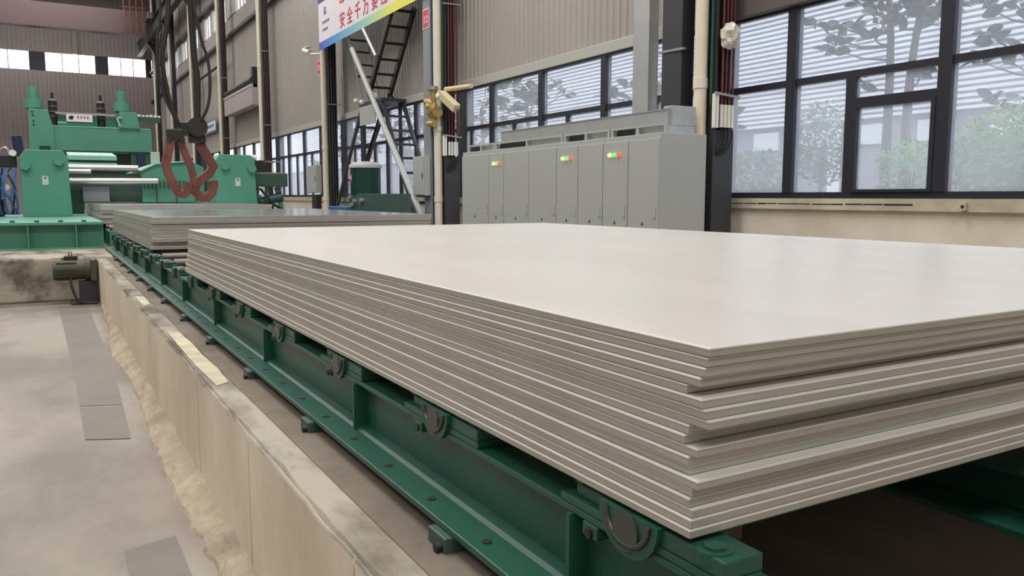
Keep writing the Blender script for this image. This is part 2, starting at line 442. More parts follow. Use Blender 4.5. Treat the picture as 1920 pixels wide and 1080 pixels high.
# ---- far end wall with high windows
we = empty('wall_far', (-4, Y1, 0), kind='structure')
fw = [(-8.6, -5.2), (-4.4, -0.33), (0.75, 4.13), (5.06, 7.75)]
b = MB()
def xribbed(x0, x1, z0, z1, y, pitch=0.3, depth=0.03):
    b = MB(); x = x0; prof = []
    while x < x1:
        prof += [(x, y), (x + pitch * 0.62, y), (x + pitch * 0.72, y - depth), (x + pitch * 0.9, y - depth)]
        x += pitch
    prof.append((x1, y)); n = len(prof)
    vs = [(p[0], p[1], z0) for p in prof] + [(p[0], p[1], z1) for p in prof]
    b.add(vs, [(i, i + 1, n + i + 1, n + i) for i in range(n - 1)])
    return b
xribbed(XL, WX, 0, 10.97, Y1).build('siding_sheet', 'siding_end', we, kind='stuff')
xribbed(XL, WX, 12.35, ZR, Y1).build('siding_sheet', 'siding_end', we, kind='stuff')
MB().box(XL, WX, Y1 + 0.05, Y1 + 0.12, 0, 10.97).build('backing_sheet', 'siding_end', we)
MB().box(XL, WX, Y1 + 0.05, Y1 + 0.12, 12.35, ZR).build('backing_sheet', 'siding_end', we)
xs = [XL] + [q for p in fw for q in p] + [WX]
b = MB()
for i in range(0, len(xs), 2):
    b.box(xs[i], xs[i + 1], Y1 - 0.03, Y1 + 0.12, 10.97, 12.35)
b.build('window_pier', 'charcoal', we)
for (a, c) in fw:
    e = empty('window_%d' % win_n, ((a + c) / 2, Y1, 10.97), kind='structure'); win_n += 1
    st = (c - a) / 3
    for i in range(3):
        MB().box(a + i * st + 0.03, a + (i + 1) * st - 0.03, Y1 + 0.02, Y1 + 0.03, 10.97, 12.35).build('pane', 'poly', e)
    for i in (1, 2):
        MB().box(a + i * st - 0.03, a + i * st + 0.03, Y1 - 0.02, Y1 + 0.05, 10.97, 12.35).build('mullion', 'steel_grey', e)
MB().box(2.6, 2.95, Y1 - 0.25, Y1 - 0.03, 12.35, 14.1).build('wall_post', 'siding_end', we)
# ---- other sides of the hall (outside the picture) and solid roof
MB().box(XL - 0.2, XL, Y0, Y1, 0, ZR).build('unseen_wall_left', 'siding', kind='structure')
MB().box(XL, WX, Y0 - 0.2, Y0, 0, ZR).build('unseen_wall_back', 'siding', kind='structure')
MB().box(XL, WX + 0.2, Y0, Y1, ZR, ZR + 0.2).build('unseen_ceiling', 'roof', kind='structure')

# ---- H-section columns of the window wall
def hcol(yc, label):
    e = empty('steel_column', (7.76, yc, 0), label, 'column', 'steel columns of the window wall')
    MB().box(7.66, 7.68, yc - 0.19, yc + 0.19, 0, ZR - 0.5).build('flange', 'charcoal', e)
    MB().box(7.87, 7.89, yc - 0.19, yc + 0.19, 0, ZR - 0.5).build('flange', 'charcoal', e)
    MB().box(7.68, 7.87, yc - 0.008, yc + 0.008, 0, ZR - 0.5).build('web', 'charcoal', e)
    bk = MB()
    bk.prism([(7.15, 12.5), (7.66, 11.7), (7.66, 12.5)], 'y', yc - 0.1, yc + 0.1)
    bk.build('crane_bracket', 'charcoal', e)
    return e
clabels = ['charcoal steel column at the near end of the window wall, outside the view', 'charcoal steel column between the grey cabinets and the big right-hand window',
           'charcoal steel column at the far left end of the grey cabinets', 'charcoal steel column under the left end of the safety banner',
           'charcoal steel column behind the small camera, fourth along the window wall', 'charcoal steel column behind the hanging hooks with a blue wall sign beside it',
           'charcoal steel column far along the wall, sixth from the camera', 'charcoal steel column far along the wall, seventh from the camera', 'charcoal steel column nearest the far end wall']
for yc, lb in zip(COLY[1:], clabels[1:]):
    hcol(yc, lb)
# crane runway girder on the columns
rg = empty('runway_girder', (7.3, 30, 12.5), 'dark crane runway girder carried along the window wall high up', 'girder')
MB().box(7.12, 7.48, Y0 + 1, Y1 - 0.3, 12.5, 12.53).build('bottom_flange', 'charcoal', rg)
MB().box(7.12, 7.48, Y0 + 1, Y1 - 0.3, 13.47, 13.5).build('top_flange', 'charcoal', rg)
MB().box(7.29, 7.31, Y0 + 1, Y1 - 0.3, 12.53, 13.47).build('web', 'charcoal', rg)
MB().box(7.27, 7.33, Y0 + 1, Y1 - 0.3, 13.5, 13.62).build('rail', 'charcoal', rg)
# overhead cranes
def crane(yc, label):
    e = empty('overhead_crane', (-4, yc, 12.65), label, 'crane')
    MB().box(XL + 0.8, 7.0, yc - 0.35, yc + 0.35, 12.75, 14.3).build('bridge_girder', 'crane', e, bevel=0.03)
    MB().box(XL + 0.8, 7.0, yc - 0.45, yc + 0.45, 12.68, 12.75).build('girder_flange', 'crane', e)
    MB().box(6.95, 7.25, yc - 1.6, yc + 1.6, 13.65, 14.1).build('end_carriage', 'crane', e, bevel=0.03)
    for i in range(4):
        MB().box(5.5 + i * 0.4, 5.56 + i * 0.4, yc - 0.9, yc - 0.84, 12.75, 15.2).build('railing_post', 'rust', e)
    for z in (13.6, 14.4, 15.15):
        MB().box(5.4, 6.9, yc - 0.9, yc - 0.85, z, z + 0.06).build('railing_bar', 'rust', e)
    return e
crane(64.0, 'faded red overhead crane bridge across the top of the far wall')

# ================================================================== CONVEYOR PLINTH
PX, PZ = 0.60, 0.58
FZ0 = 0.62
pl = empty('plinth', (2.6, 5.5, 0), 'long beige cast concrete plinth under the green roller conveyor', 'plinth')
# top slab with worn, chipped left edge
b = MB(); ny = 150
ya, yb = -1.6, 12.62
prev = []
rows = []
for i in range(ny + 1):
    yy = ya + (yb - ya) * i / ny
    e0 = PX + 0.010 + max(0, random.gauss(0, 0.004))
    zz = PZ - abs(random.gauss(0, 0.003))
    rows.append([(PX + 0.010, yy, 0.0), (e0 - 0.002, yy, PZ - 0.014 - random.uniform(0, 0.008)), (e0 + 0.008, yy, zz), (PX + 0.06, yy, PZ), (1.22, yy, PZ), (1.22, yy, 0.0)])
vs = [p for r in rows for p in r]
fs = [(i * 6 + k, (i + 1) * 6 + k, (i + 1) * 6 + k + 1, i * 6 + k + 1) for i in range(ny) for k in range(5)]
b.add(vs, fs)
b.add(rows[0], [tuple(range(6))]); b.add(rows[-1], [tuple(range(6))[::-1]])
b.build('plinth_core', 'concrete_top', pl)
MB().box(3.62, 4.7, ya, yb, 0.0, PZ).build('plinth_side', 'concrete_top', pl)
MB().box(1.22, 3.62, yb - 0.4, yb, 0.0, PZ).build('plinth_end', 'concrete_top', pl)
for yy in (2.2, 5.0, 7.8, 10.6):
    MB().box(1.97, 2.32, yy, yy + 0.3, 0.0, FZ0).build('pier', 'concrete_top', pl)
MT['beam_shadow'] = mat('painted_beam_shadow', (122, 111, 98), 0.9, 0, vscale=3.0, col2=(98, 88, 77))  # dark tone for the shadow band painted beside the beam
MT['pale_patch'] = mat('pale_yellowish_patch', (206, 196, 168), 0.9, 0, vscale=5.0, col2=(170, 160, 138))  # pale yellowish tone of the thin patches on the plinth top
MB().box(0.715, 1.2, ya + 0.1, yb - 0.1, PZ - 0.001, PZ + 0.003).build('shadow_strip', 'beam_shadow', pl)  # thin dark sheet, paints the shade of stack and beam on the concrete
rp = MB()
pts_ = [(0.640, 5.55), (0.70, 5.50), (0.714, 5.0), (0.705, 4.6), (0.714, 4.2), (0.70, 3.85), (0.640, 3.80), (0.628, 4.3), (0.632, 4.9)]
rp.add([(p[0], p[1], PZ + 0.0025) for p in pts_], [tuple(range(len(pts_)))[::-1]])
rp.build('plinth_pale_patch', 'pale_patch', pl)
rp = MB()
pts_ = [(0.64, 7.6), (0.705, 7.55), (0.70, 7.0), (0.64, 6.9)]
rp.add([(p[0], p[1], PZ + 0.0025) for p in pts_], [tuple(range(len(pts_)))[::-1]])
rp.build('plinth_pale_patch', 'pale_patch', pl)
# cast panels of the left face, joints open
seam = [-1.6, -0.55, 0.62, 1.80, 2.97, 4.10, 5.33, 6.5, 7.65, 8.8, 9.95, 11.1, 12.62]
for i in range(len(seam) - 1):
    p, q = seam[i] + 0.007, seam[i + 1] - 0.007
    b = MB(); n = 14
    ro = []
    for j in range(n + 1):
        yy = p + (q - p) * j / n
        t = PZ - 0.004 - abs(random.gauss(0, 0.004))
        if random.random() < 0.12: t -= random.uniform(0.005, 0.02)
        ro.append([(PX + 0.011, yy, 0.0), (PX, yy, 0.0), (PX - 0.001, yy, 0.3), (PX, yy, t - 0.006), (PX + 0.004, yy, t), (PX + 0.011, yy, t)])
    vs = [v for r in ro for v in r]
    b.add(vs, [(j * 6 + k, j * 6 + k + 1, (j + 1) * 6 + k + 1, (j + 1) * 6 + k) for j in range(n) for k in range(3)])
    b.add(vs, [(j * 6 + k, j * 6 + k + 1, (j + 1) * 6 + k + 1, (j + 1) * 6 + k) for j in range(n) for k in (3, 4)], 1)
    b.add(ro[0], [tuple(range(6))[::-1]]); b.add(ro[-1], [tuple(range(6))])
    b.build('cast_panel', ['concrete', 'concrete_top'], pl)
# rough mortar fillet along the foot
b = MB(); ny = 170; ro = []
wob = [random.uniform(0.0, 1.0) for _ in range(ny + 2)]
for i in range(ny + 1):
    yy = 0.4 + (11.6 - 0.4) * i / ny
    wv = 0.5 * wob[i] + 0.25 * wob[i - 1] + 0.25 * wob[i + 1]
    wd = 0.09 + 0.05 * wv + 0.02 * math.sin(yy * 1.7)
    if yy > 8.5: wd *= max(0.25, 1 - (yy - 8.5) / 4)
    h = 0.045 + 0.035 * wv
    ro.append([(PX + 0.005, yy, h * 1.25 + random.uniform(0, 0.012)), (PX - wd * 0.3, yy + random.uniform(-.02, .02), h * random.uniform(0.85, 1.2)), (PX - wd * 0.62, yy, h * random.uniform(0.5, 0.9)), (PX - wd * 0.9, yy, h * random.uniform(0.15, 0.4)), (PX - wd, yy, -0.004)])
vs = [v for r in ro for v in r]
b.add(vs, [(j * 5 + k, (j + 1) * 5 + k, (j + 1) * 5 + k + 1, j * 5 + k + 1)[::-1] for j in range(ny) for k in range(4)])
b.build('mortar_fillet', 'mortar', pl)

# ================================================================== GREEN ROLLER CONVEYOR
cv = empty('roller_conveyor', (2.4, 6.0, PZ), 'long green steel roller conveyor carrying the two nearer plate stacks', 'conveyor')
BY0, BY1 = 0.882, 14.45
FZ = 0.64
def beam(side, x_out, sgn):
    b = MB()
    X = lambda d: x_out + sgn * d
    bx = lambda d0, d1, z0, z1: b.box(min(X(d0), X(d1)), max(X(d0), X(d1)), BY0, BY1, z0, z1)
    bx(0.0, 0.24, FZ - 0.018, FZ)
    bx(0.125, 0.14, FZ, 0.80)
    bx(0.088, 0.20, 0.80, 0.815)
    o = b.build('side_beam', 'green', cv, bevel=0.003)
    # weld fillet strip along the web foot
    MB().prism([(X(0.085), FZ), (X(0.125), FZ), (X(0.125), FZ + 0.012), (X(0.095), FZ + 0.008)], 'y', BY0 + 0.01, BY1 - 0.01).build('root_fillet', 'green', o)
    y = 1.311
    while y < BY1:
        MB().box(min(X(0.078), X(0.125)), max(X(0.078), X(0.125)), y - 0.006, y + 0.006, FZ, 0.80).build('stiffener', 'green', o)
        y += 1.321
    return o
lb = beam('left', 0.81, 1)
MB().box(0.812, 1.0, BY0 - 0.014, BY0, FZ - 0.018, 0.815).build('end_plate', 'green', lb, bevel=0.002)
# middle beam and far-side beam
for xo in (1.99, 3.72):
    b = MB()
    b.box(xo, xo + 0.30, BY0, BY1, FZ - 0.018, FZ).box(xo + 0.14, xo + 0.155, BY0, BY1, FZ, 0.76).box(xo + 0.04, xo + 0.26, BY0, BY1, 0.76, 0.772)
    b.build('side_beam', 'green', cv, bevel=0.003)
# bolt holes in the bottom flange, feet and shims
y = 1.28; hole = None
while y < BY1 - 0.2:
    if hole is None:
        hole = MB().cyl((0.852, y, FZ + 0.0002), (0.852, y, FZ + 0.0022), 0.0125, 12).build('bolt_hole', 'black', lb); hy = y
    else:
        c = hole.copy(); COL.objects.link(c); c.parent = lb; c.location = (0, y - hy, 0)
    y += 0.311
for y in (0.75, 1.74, 2.90, 3.90, 4.93, 5.95, 7.0, 8.0, 9.0, 10.0, 11.0, 12.0):
    MB().box(0.79, 1.18, y - 0.05, y + 0.05, PZ - 0.002, FZ - 0.018).build('levelling_foot', 'green_dark', cv, bevel=0.004)
    MB().cyl((0.775, y - 0.025, PZ + 0.014), (0.95, y - 0.025, PZ + 0.014), 0.013, 10).build('foot_pin', 'black_steel', cv)
# rollers and bearing housings
ROLLY = [1.12 + 0.845 * k for k in range(16)]
def housing_mesh(yc):
    z0 = 0.815
    h = MB()
    h.box(0.899, 0.985, yc - 0.235, yc + 0.235, z0, z0 + 0.018)                       # base
    h.box(0.915, 0.985, yc + 0.08, yc + 0.20, z0 + 0.018, z0 + 0.045)               # far foot
    h.box(0.899, 0.985, yc - 0.235, yc - 0.08, z0 + 0.018, z0 + 0.05)               # near foot
    o = h.build('bearing_housing', 'green', cv, bevel=0.004)
    # outer cheek plate hanging over the flange, cut to a saddle
    ring = []
    for k in range(13):
        a = math.pi + math.pi * k / 12
        ring.append((yc + 0.085 * math.cos(a), 0.862 + 0.078 * math.sin(a)))
    poly = [(yc - 0.085, 0.868)] + ring + [(yc + 0.085, 0.868)]
    MB().prism(poly, 'x', 0.888, 0.905).build('saddle', 'green', o)
    pts = []
    cr = MB()
    for k in range(13):
        a = math.pi + math.pi * k / 12
        pts.append((0.887, yc + 0.062 * math.cos(a), 0.864 + 0.056 * math.sin(a)))
    cr.tube(pts, 0.007, 6)
    cr.build('seal_ring', 'bore', o)
    MB().cyl((0.883, yc, 0.834), (0.98, yc, 0.832), 0.036, 16).build('shaft_end', 'bore', o)
    for s in (-1, 1):
        bz = MB().cyl((0.925, yc + s * 0.185, z0 + 0.05), (0.925, yc + s * 0.185, z0 + 0.056), 0.022, 6, smooth=False)
        bz.cyl((0.925, yc + s * 0.185, z0 + 0.056), (0.925, yc + s * 0.185, z0 + 0.056), 0.012, 10)
        bz = MB().cyl((0.925, yc + s * 0.185, z0 + 0.049), (0.925, yc + s * 0.185, z0 + 0.057), 0.020, 6, smooth=False)
        bz.build('hold_down_bolt', 'green', o)
    # lugs bolted below the flange
    MB().box(0.895, 0.93, yc + 0.10, yc + 0.15, 0.772, 0.80).build('adjusting_lug', 'green', o, bevel=0.003)
    MB().cyl((0.890, yc + 0.125, 0.782), (0.897, yc + 0.125, 0.782), 0.011, 8).build('adjusting_screw', 'black_steel', o)
for yc in ROLLY:
    housing_mesh(yc)
rl = None
for yc in ROLLY:
    if rl is None:
        rb = MB().cyl((1.0, yc, 0.832), (3.9, yc, 0.832), 0.043, 20)
        rl = rb.build('roller', 'roller', cv)
        r0 = yc
    else:
        c = rl.copy(); COL.objects.link(c); c.parent = cv; c.location = (0, yc - r0, 0)
MB().cyl((0.925, 0.935, 0.845), (0.925, 0.935, 0.867), 0.032, 18).build('cap_nut', 'green', cv, bevel=0.005)

# ================================================================== PLATE STACKS
def plate(i, x0, x1, y0, y1, z0, z1, label, group, edge='plate_edge', face='plate_top'):
    b = MB(); r = 0.0030
    def ring(dx, z):
        return [(x0 + dx, y0 + dx, z), (x1 - dx, y0 + dx, z), (x1 - dx, y1 - dx, z), (x0 + dx, y1 - dx, z)]
    lv = [(0.0015, z0), (0.0, z0 + 0.002), (0.0, z1 - r), (r * 0.35, z1 - r * 0.3), (r * 1.2, z1)]
    vs = [v for d, z in lv for v in ring(d, z)]
    for k in range(4):
        b.add(vs[k * 4:k * 4 + 8], [(j, (j + 1) % 4, 4 + (j + 1) % 4, 4 + j) for j in range(4)], 1 if k < 2 else 0, False)
    b.add(vs[16:20], [(0, 1, 2, 3)], 0)
    b.add(vs[0:4], [(3, 2, 1, 0)], 0)
    return b.build('metal_plate', [face, edge], None, label, 'plate', group)
tipY = [.946, .951, .955, .962, .994, .956, .950, .944, .989, .994, .966, .982, .984, .956, .972, .974, .968, .967, .966]
dxs = [0.004, 0.006, 0.003, 0.0, 0.0015, -0.001, 0.002, 0.005, 0.003, -0.002, 0.001, -0.003, 0.002, -0.005, -0.001, -0.006, -0.004, -0.008, -0.010]
farY = [6.32, 6.33, 6.31, 6.34, 6.33, 6.30, 6.35, 6.36, 6.37, 6.34, 6.36, 6.39, 6.42, 6.38, 6.47, 6.46, 6.44, 6.46, 6.45]
T1 = 0.325 / 19
for i in range(19):
    z1 = 1.200 - T1 * i
    plate(i, 0.905 + dxs[i], 3.98 + dxs[i] * 2, tipY[i] - 0.004, farY[i], z1 - T1 + 0.0008, z1,
          ('topmost bright silver plate of the big near stack' if i == 0 else ('bottom plate of the big near stack, lying on the rollers' if i == 18 else '%s silver plate from the top of the big near stack' % ORD(i))),
          'plates of the near stack', 'plate_edge' if i % 3 else 'plate_edge2')
def stack(n, x0, x1, y0, y1, z0, z1, nm, gp):
    z = z1; ths = [random.uniform(0.85, 1.2) for _ in range(n)]; k = (z1 - z0) / sum(ths)
    for i in range(n):
        t = ths[i] * k
        jy = random.choice((0, 0, 0.03, 0.06, -0.015)) if i else 0
        jx = random.uniform(-0.012, 0.012) - 0.002 * i
        plate(i, x0 + jx, x1 + jx * 2, y0 + jy, y1 + random.uniform(-0.03, 0.05) + 0.02 * i, z - t + 0.0015, z,
              ('topmost grey metal plate of the %s stack' % nm if i == 0 else ('bottom plate of the %s stack' % nm if i == n - 1 else '%s metal plate from the top of the %s stack' % (ORD(i), nm))), gp, 'plate_edge', 'plate_top_dull')
        z -= t
stack(9, 0.985, 4.20, 9.28, 14.62, 0.8755, 1.222, 'middle', 'plates of the middle stack')
stack(7, 0.885, 3.88, 16.16, 22.6, 0.952, 1.285, 'rearmost', 'plates of the rearmost stack')

# ================================================================== FOUNDATION AND MACHINES
MB().box(-9.0, 5.6, 12.68, 33.5, 0.0, 0.60).build('foundation_block', 'concrete_top', None, 'stained concrete foundation block under the green machines', 'foundation', bevel=0.03)
# small motor in front of the foundation
e = empty('electric_motor', (0.3, 12.35, 0.0), 'small olive grey electric motor on a stand beside the plinth end', 'motor')
mb = MB().cyl((0.06, 12.35, 0.47), (0.44, 12.35, 0.47), 0.145, 22)
bd = mb.build('motor_body', 'motor_olive', e)
for k in range(10):
    a = 2 * math.pi * k / 10
    MB().bar((0.10, 12.35 + 0.15 * math.cos(a), 0.47 + 0.15 * math.sin(a)), (0.34, 12.35 + 0.15 * math.cos(a), 0.47 + 0.15 * math.sin(a)), 0.012, 0.02).build('cooling_fin', 'motor_olive', bd)
MB().cyl((0.44, 12.35, 0.47), (0.50, 12.35, 0.47), 0.165, 22).build('end_flange', 'motor_olive', e)
MB().box(0.50, 0.585, 12.18, 12.52, 0.30, 0.60).build('gear_case', 'motor_olive', e, bevel=0.02)
MB().box(0.20, 0.36, 12.27, 12.43, 0.60, 0.645).build('terminal_box', 'dark_brown', e, bevel=0.006)
MB().box(0.055, 0.17, 12.26, 12.44, 0.565, 0.635).build('fan_cover', 'sill', e, bevel=0.01)
eye = MB(); eye.tube([(0.275 + 0.022 * math.cos(t * math.pi / 6), 12.35, 0.668 + 0.022 * math.sin(t * math.pi / 6)) for t in range(13)], 0.006, 6)
eye.build('lifting_eye', 'dark_brown', e)
MB().box(0.36, 0.58, 12.25, 12.45, 0.0, 0.30).build('stand', 'charcoal', e, bevel=0.01)
MB().box(0.25, 0.58, 12.15, 12.55, 0.0, 0.03).build('stand_foot', 'charcoal', e, bevel=0.005)
MB().tube([(0.26, 12.22, 0.36), (0.265, 12.18, 0.26), (0.29, 12.15, 0.16), (0.33, 12.13, 0.06), (0.40, 12.11, 0.022), (0.56, 12.10, 0.02)], 0.016, 8).build('motor_cable', 'black', None, 'black cable drooping from the small motor to the floor', 'cable')

# base frame
def mach_base(x0, x1, y0, y1, label):
    e = empty('machine_base', ((x0 + x1) / 2, (y0 + y1) / 2, 0.60), label, 'machine base', 'green machine bases')
    MB().box(x0, x1, y0 + 0.18, y1, 0.62, 0.985).build('web_box', 'mint', e)
    MB().box(x0, x1, y0, y1, 0.985, 1.03).build('top_flange', 'mint', e, bevel=0.004)
    MB().box(x0, x1, y0, y1, 0.60, 0.62).build('bottom_flange', 'mint', e)
    x = x1 - 0.4
    while x > x0:
        MB().box(x - 0.008, x + 0.008, y0 + 0.005, y0 + 0.18, 0.62, 0.985).build('rib', 'mint', e)
        x -= 0.665
    x = x1 - 0.28
    while x > x0 and x > -1.5:
        MB().cyl((x, y0 + 0.12, 1.03), (x, y0 + 0.12, 1.06), 0.035, 6, smooth=False).build('flange_bolt', 'green_dark', e)
        x -= 0.33
    return e
mach_base(-4.2, 0.835, 14.72, 21.2, 'long green ribbed machine base left of the plate line')
mach_base(3.95, 5.4, 15.2, 21.2, 'green machine base right of the plate line, behind the stacks')
# bed carrying the rear stack
bed = empty('entry_bed', (2.3, 18.6, 0.6), 'green roller bed under the rearmost plate stack', 'conveyor')
MB().box(0.93, 1.10, 15.0, 23.5, 0.60, 0.86).build('bed_rail', 'mint', bed)
MB().box(3.60, 3.78, 15.0, 23.5, 0.60, 0.86).build('bed_rail', 'mint', bed)
for k in range(10):
    MB().cyl((0.95, 15.3 + 0.88 * k, 0.902), (3.76, 15.3 + 0.88 * k, 0.902), 0.048, 16).build('roller', 'roller', bed)

# two bearing stands
def stand(x0, x1, label, cham, bosses, npx):
    y0, y1 = 19.0, 20.1
    e = empty('bearing_stand', ((x0 + x1) / 2, (y0 + y1) / 2, 1.03), label, 'machine stand', 'green bearing stands')
    zt = 2.37
    poly = [(x0, 1.03), (x1 + 0.02, 1.03), (x1, 1.6), (x1 - 0.01, zt - cham), (x1 - 0.10, zt), (x0 + 0.10, zt), (x0, zt - 0.14)]
    MB().prism(poly, 'y', y0, y1).build('housing', 'mint', e, bevel=0.012)
    for (bx_, bz_, r) in bosses:
        o = MB().cyl((bx_, y0 - 0.10, bz_), (bx_, y0 + 0.01, bz_), r, 6, smooth=False)
        o.build('end_nut', 'mint', e, bevel=0.008)
    np_ = MB().box(npx - 0.055, npx + 0.055, y0 - 0.008, y0, 1.67, 1.85).build('nameplate', 'nameplate', e)
    MB().box(npx - 0.022, npx + 0.022, y0 - 0.010, y0 - 0.008, 1.79, 1.83).build('nameplate_logo', 'grey_text', np_)
    return e
stand(-0.36, 0.50, 'green bearing stand with two big nuts left of the plate line', 0.16, [(0.32, 2.15, 0.10), (-0.27, 2.05, 0.10)], 0.065)
stand(3.36, 4.23, 'green bearing stand with two big nuts right of the plate line', 0.10, [(3.56, 2.12, 0.10), (4.14, 2.06, 0.10)], 3.83)
# rolls and trays between the stands
e = empty('pinch_roll_unit', (1.9, 20.5, 1.3), 'pale rolls and dark gap between the two green bearing stands', 'roll unit')
MB().cyl((0.50, 20.5, 2.07), (1.93, 20.5, 2.07), 0.075, 18).build('upper_roll', 'steel', e)
MB().cyl((0.50, 20.2, 1.77), (2.3, 20.2, 1.78), 0.07, 18).build('lower_roll', 'steel', e)
MB().cyl((0.52, 20.15, 1.98), (0.95, 20.15, 1.98), 0.05, 14).build('roll_journal', 'steel', e)
MB().box(0.52, 1.96, 20.55, 20.7, 1.30, 1.95).build('cross_plate', 'green_dark', e)
MB().box(0.78, 1.30, 20.3, 20.55, 1.32, 1.66).build('gauge_block', 'steel_grey', e)
MB().prism([(20.9, 2.26), (22.4, 2.40), (22.4, 2.50), (20.9, 2.36)], 'x', 0.55, 1.53).build('feed_tray', 'green_pale', e)
MB().prism([(20.9, 2.16), (22.0, 2.22), (22.0, 2.25), (20.9, 2.20)], 'x', 0.55, 1.53).build('lower_tray', 'green_pale', e)
# finned guard
e = empty('finned_guard', (2.8, 21.8, 1.03), 'green guard box with a row of short fins behind the rust red hooks', 'guard')
MB().prism([(1.98, 1.30), (3.34, 1.30), (3.34, 2.12), (3.1, 2.24), (2.3, 2.16), (1.98, 2.0)], 'y', 20.4, 24.0).build('guard_body', 'mint', e, bevel=0.01)
MB().prism([(1.96, 2.0), (2.3, 2.17), (3.1, 2.25), (3.1, 2.28), (2.28, 2.20), (1.94, 2.03)], 'y', 20.33, 24.0).build('guard_lid', 'green_pale', e)
for k in range(11):
    MB().box(2.02 + k * 0.085, 2.04 + k * 0.085, 20.30, 20.4, 1.62, 1.80).build('fin', 'green_dark', e)
for k in range(3):
    MB().box(2.28 + k * 0.42, 2.30 + k * 0.42, 20.36, 20.4, 1.30, 1.62).build('fin', 'green_dark', e)
MB().box(2.6, 2.82, 24.05, 24.2, 0.6, 2.63).build('grey_locker', 'nameplate', None, 'narrow pale grey upright box beside the leveller crossbeam', 'box', bevel=0.01)

# drive on the right of the right-hand stand
e = empty('gear_drive', (4.75, 19.6, 1.03), 'dark green gear drive bolted right of the right-hand bearing stand', 'gear drive')
MB().box(4.27, 5.02, 19.25, 20.1, 1.67, 1.97).build('gear_case', 'green_dark', e, bevel=0.02)
MB().box(4.30, 5.0, 19.3, 20.0, 1.97, 1.995).build('case_cover', 'steel_grey', e, bevel=0.01)
MB().prism([(4.27, 2.0), (4.62, 2.0), (4.52, 2.27), (4.27, 2.27)], 'y', 19.4, 19.9).build('coupling_guard', 'black_steel', e, bevel=0.01)
MB().cyl((4.27, 19.5, 2.33), (4.36, 19.5, 2.33), 0.07, 12).build('lubricator', 'white', e)
for i, (a, c) in enumerate((((4.34, 1.03), (4.36, 1.66)), ((4.95, 1.03), (4.80, 1.66)), ((4.55, 1.03), (4.60, 1.66)))):
    MB().bar((a[0], 19.5, a[1]), (c[0], 19.5, c[1]), 0.09, 0.07).build('support_leg', 'mint', e)
MB().cyl((4.40, 19.45, 1.30), (4.92, 19.45, 1.44), 0.11, 14).build('drive_motor', 'green_dark', e)
MB().tube([(4.4, 19.35, 1.62), (4.5, 19.2, 1.45), (4.65, 19.15, 1.25), (4.9, 19.2, 1.12)], 0.03, 8).build('hydraulic_hose', 'black', e)
for k in range(3):
    MB().cyl((4.66 + 0.1 * k, 19.6, 2.0), (4.66 + 0.1 * k, 19.6, 2.24), 0.022, 10).build('oil_pipe', 'charcoal' if k != 1 else 'white', e)
MB().box(4.60, 4.95, 19.55, 19.65, 2.24, 2.27).build('pipe_clamp', 'steel_grey', e)

# hydraulic unit left
e = empty('hydraulic_unit', (-0.62, 19.5, 1.03), 'hydraulic unit with blue hoses and white fittings left of the left stand', 'hydraulic unit')
MB().box(-0.80, -0.42, 19.25, 19.7, 2.02, 2.26).build('valve_block', 'black_steel', e, bevel=0.015)
MB().box(-1.7, -0.75, 19.4, 20.1, 1.95, 2.10).build('manifold', 'mint', e, bevel=0.01)
MB().box(-1.7, -0.70, 19.4, 20.1, 1.03, 1.55).build('oil_tank', 'charcoal', e, bevel=0.02)
MB().box(-1.7, -0.75, 19.3, 20.1, 1.62, 1.80).build('shelf', 'green_pale', e)
for k in range(9):
    x = -0.80 + 0.045 * k; dz = random.uniform(-0.1, 0.1)
    pts = [(x, 19.15 + 0.02 * (k % 3), 2.0), (x + random.uniform(-.06, .06), 19.05, 1.8 + dz), (x + random.uniform(-.14, .1), 19.02, 1.5 + dz), (x + random.uniform(-.1, .08), 19.1, 1.25), (x, 19.2, 1.08)]
    MB().tube(pts, 0.019, 7).build('hose', 'blue_hose' if k % 3 else 'black', e)
for (x, z, r) in ((-0.78, 2.28, 0.06), (-0.47, 2.30, 0.065), (-0.62, 1.62, 0.06), (-0.82, 2.1, 0.05), (-0.55, 1.35, 0.04), (-0.72, 1.42, 0.045)):
    MB().cyl((x, 19.12, z), (x, 19.25, z), r, 12).build('fitting', 'white', e)
MB().tube([(-0.70, 19.4, 2.26), (-0.68, 19.4, 2.38), (-0.60, 19.4, 2.42), (-0.55, 19.4, 2.36), (-0.54, 19.4, 2.26)], 0.028, 8).build('lifting_loop', 'clamp', e)
MB().cyl((-0.38, 20.6, 2.30), (-0.42, 20.6, 2.72), 0.10, 14).build('pump_motor', 'navy', e)

# ---- big leveller behind
e = empty('plate_leveller', (1.6, 30.6, 0.60), 'tall green plate leveller with a wide crossbeam below the far windows', 'machine')
LY = 30.0
MB().box(-0.12, 3.30, LY, LY + 1.6, 2.90, 3.66).build('crossbeam', 'mint', e, bevel=0.02)
MB().box(-0.10, 3.28, LY - 0.01, LY + 1.6, 3.66, 3.69).build('beam_lip', 'green_pale', e)
MB().box(-0.30, 0.55, LY + 0.3, LY + 1.7, 0.60, 2.9).build('side_frame', 'mint', e, bevel=0.02)
MB().box(2.65, 3.45, LY + 0.3, LY + 1.7, 0.60, 2.9).build('side_frame', 'mint', e, bevel=0.02)
cl = MB().prism([(-0.27, 2.9), (0.44, 2.9), (0.42, 3.6), (0.30, 4.16), (-0.24, 4.20)], 'y', LY - 0.06, LY + 1.0).build('column_head', 'mint', e, bevel=0.015)
for (x, z) in ((-0.14, 4.08), (-0.13, 3.98), (-0.12, 3.80), (-0.12, 3.68)):
    MB().cyl((x, LY - 0.07, z), (x, LY - 0.05, z), 0.028, 10).build('bolt', 'black_steel', cl)
cr_ = MB().prism([(2.30, 3.68), (2.95, 3.68), (2.86, 4.20), (2.34, 4.22)], 'y', LY - 0.06, LY + 1.0).build('column_head', 'mint', e, bevel=0.015)
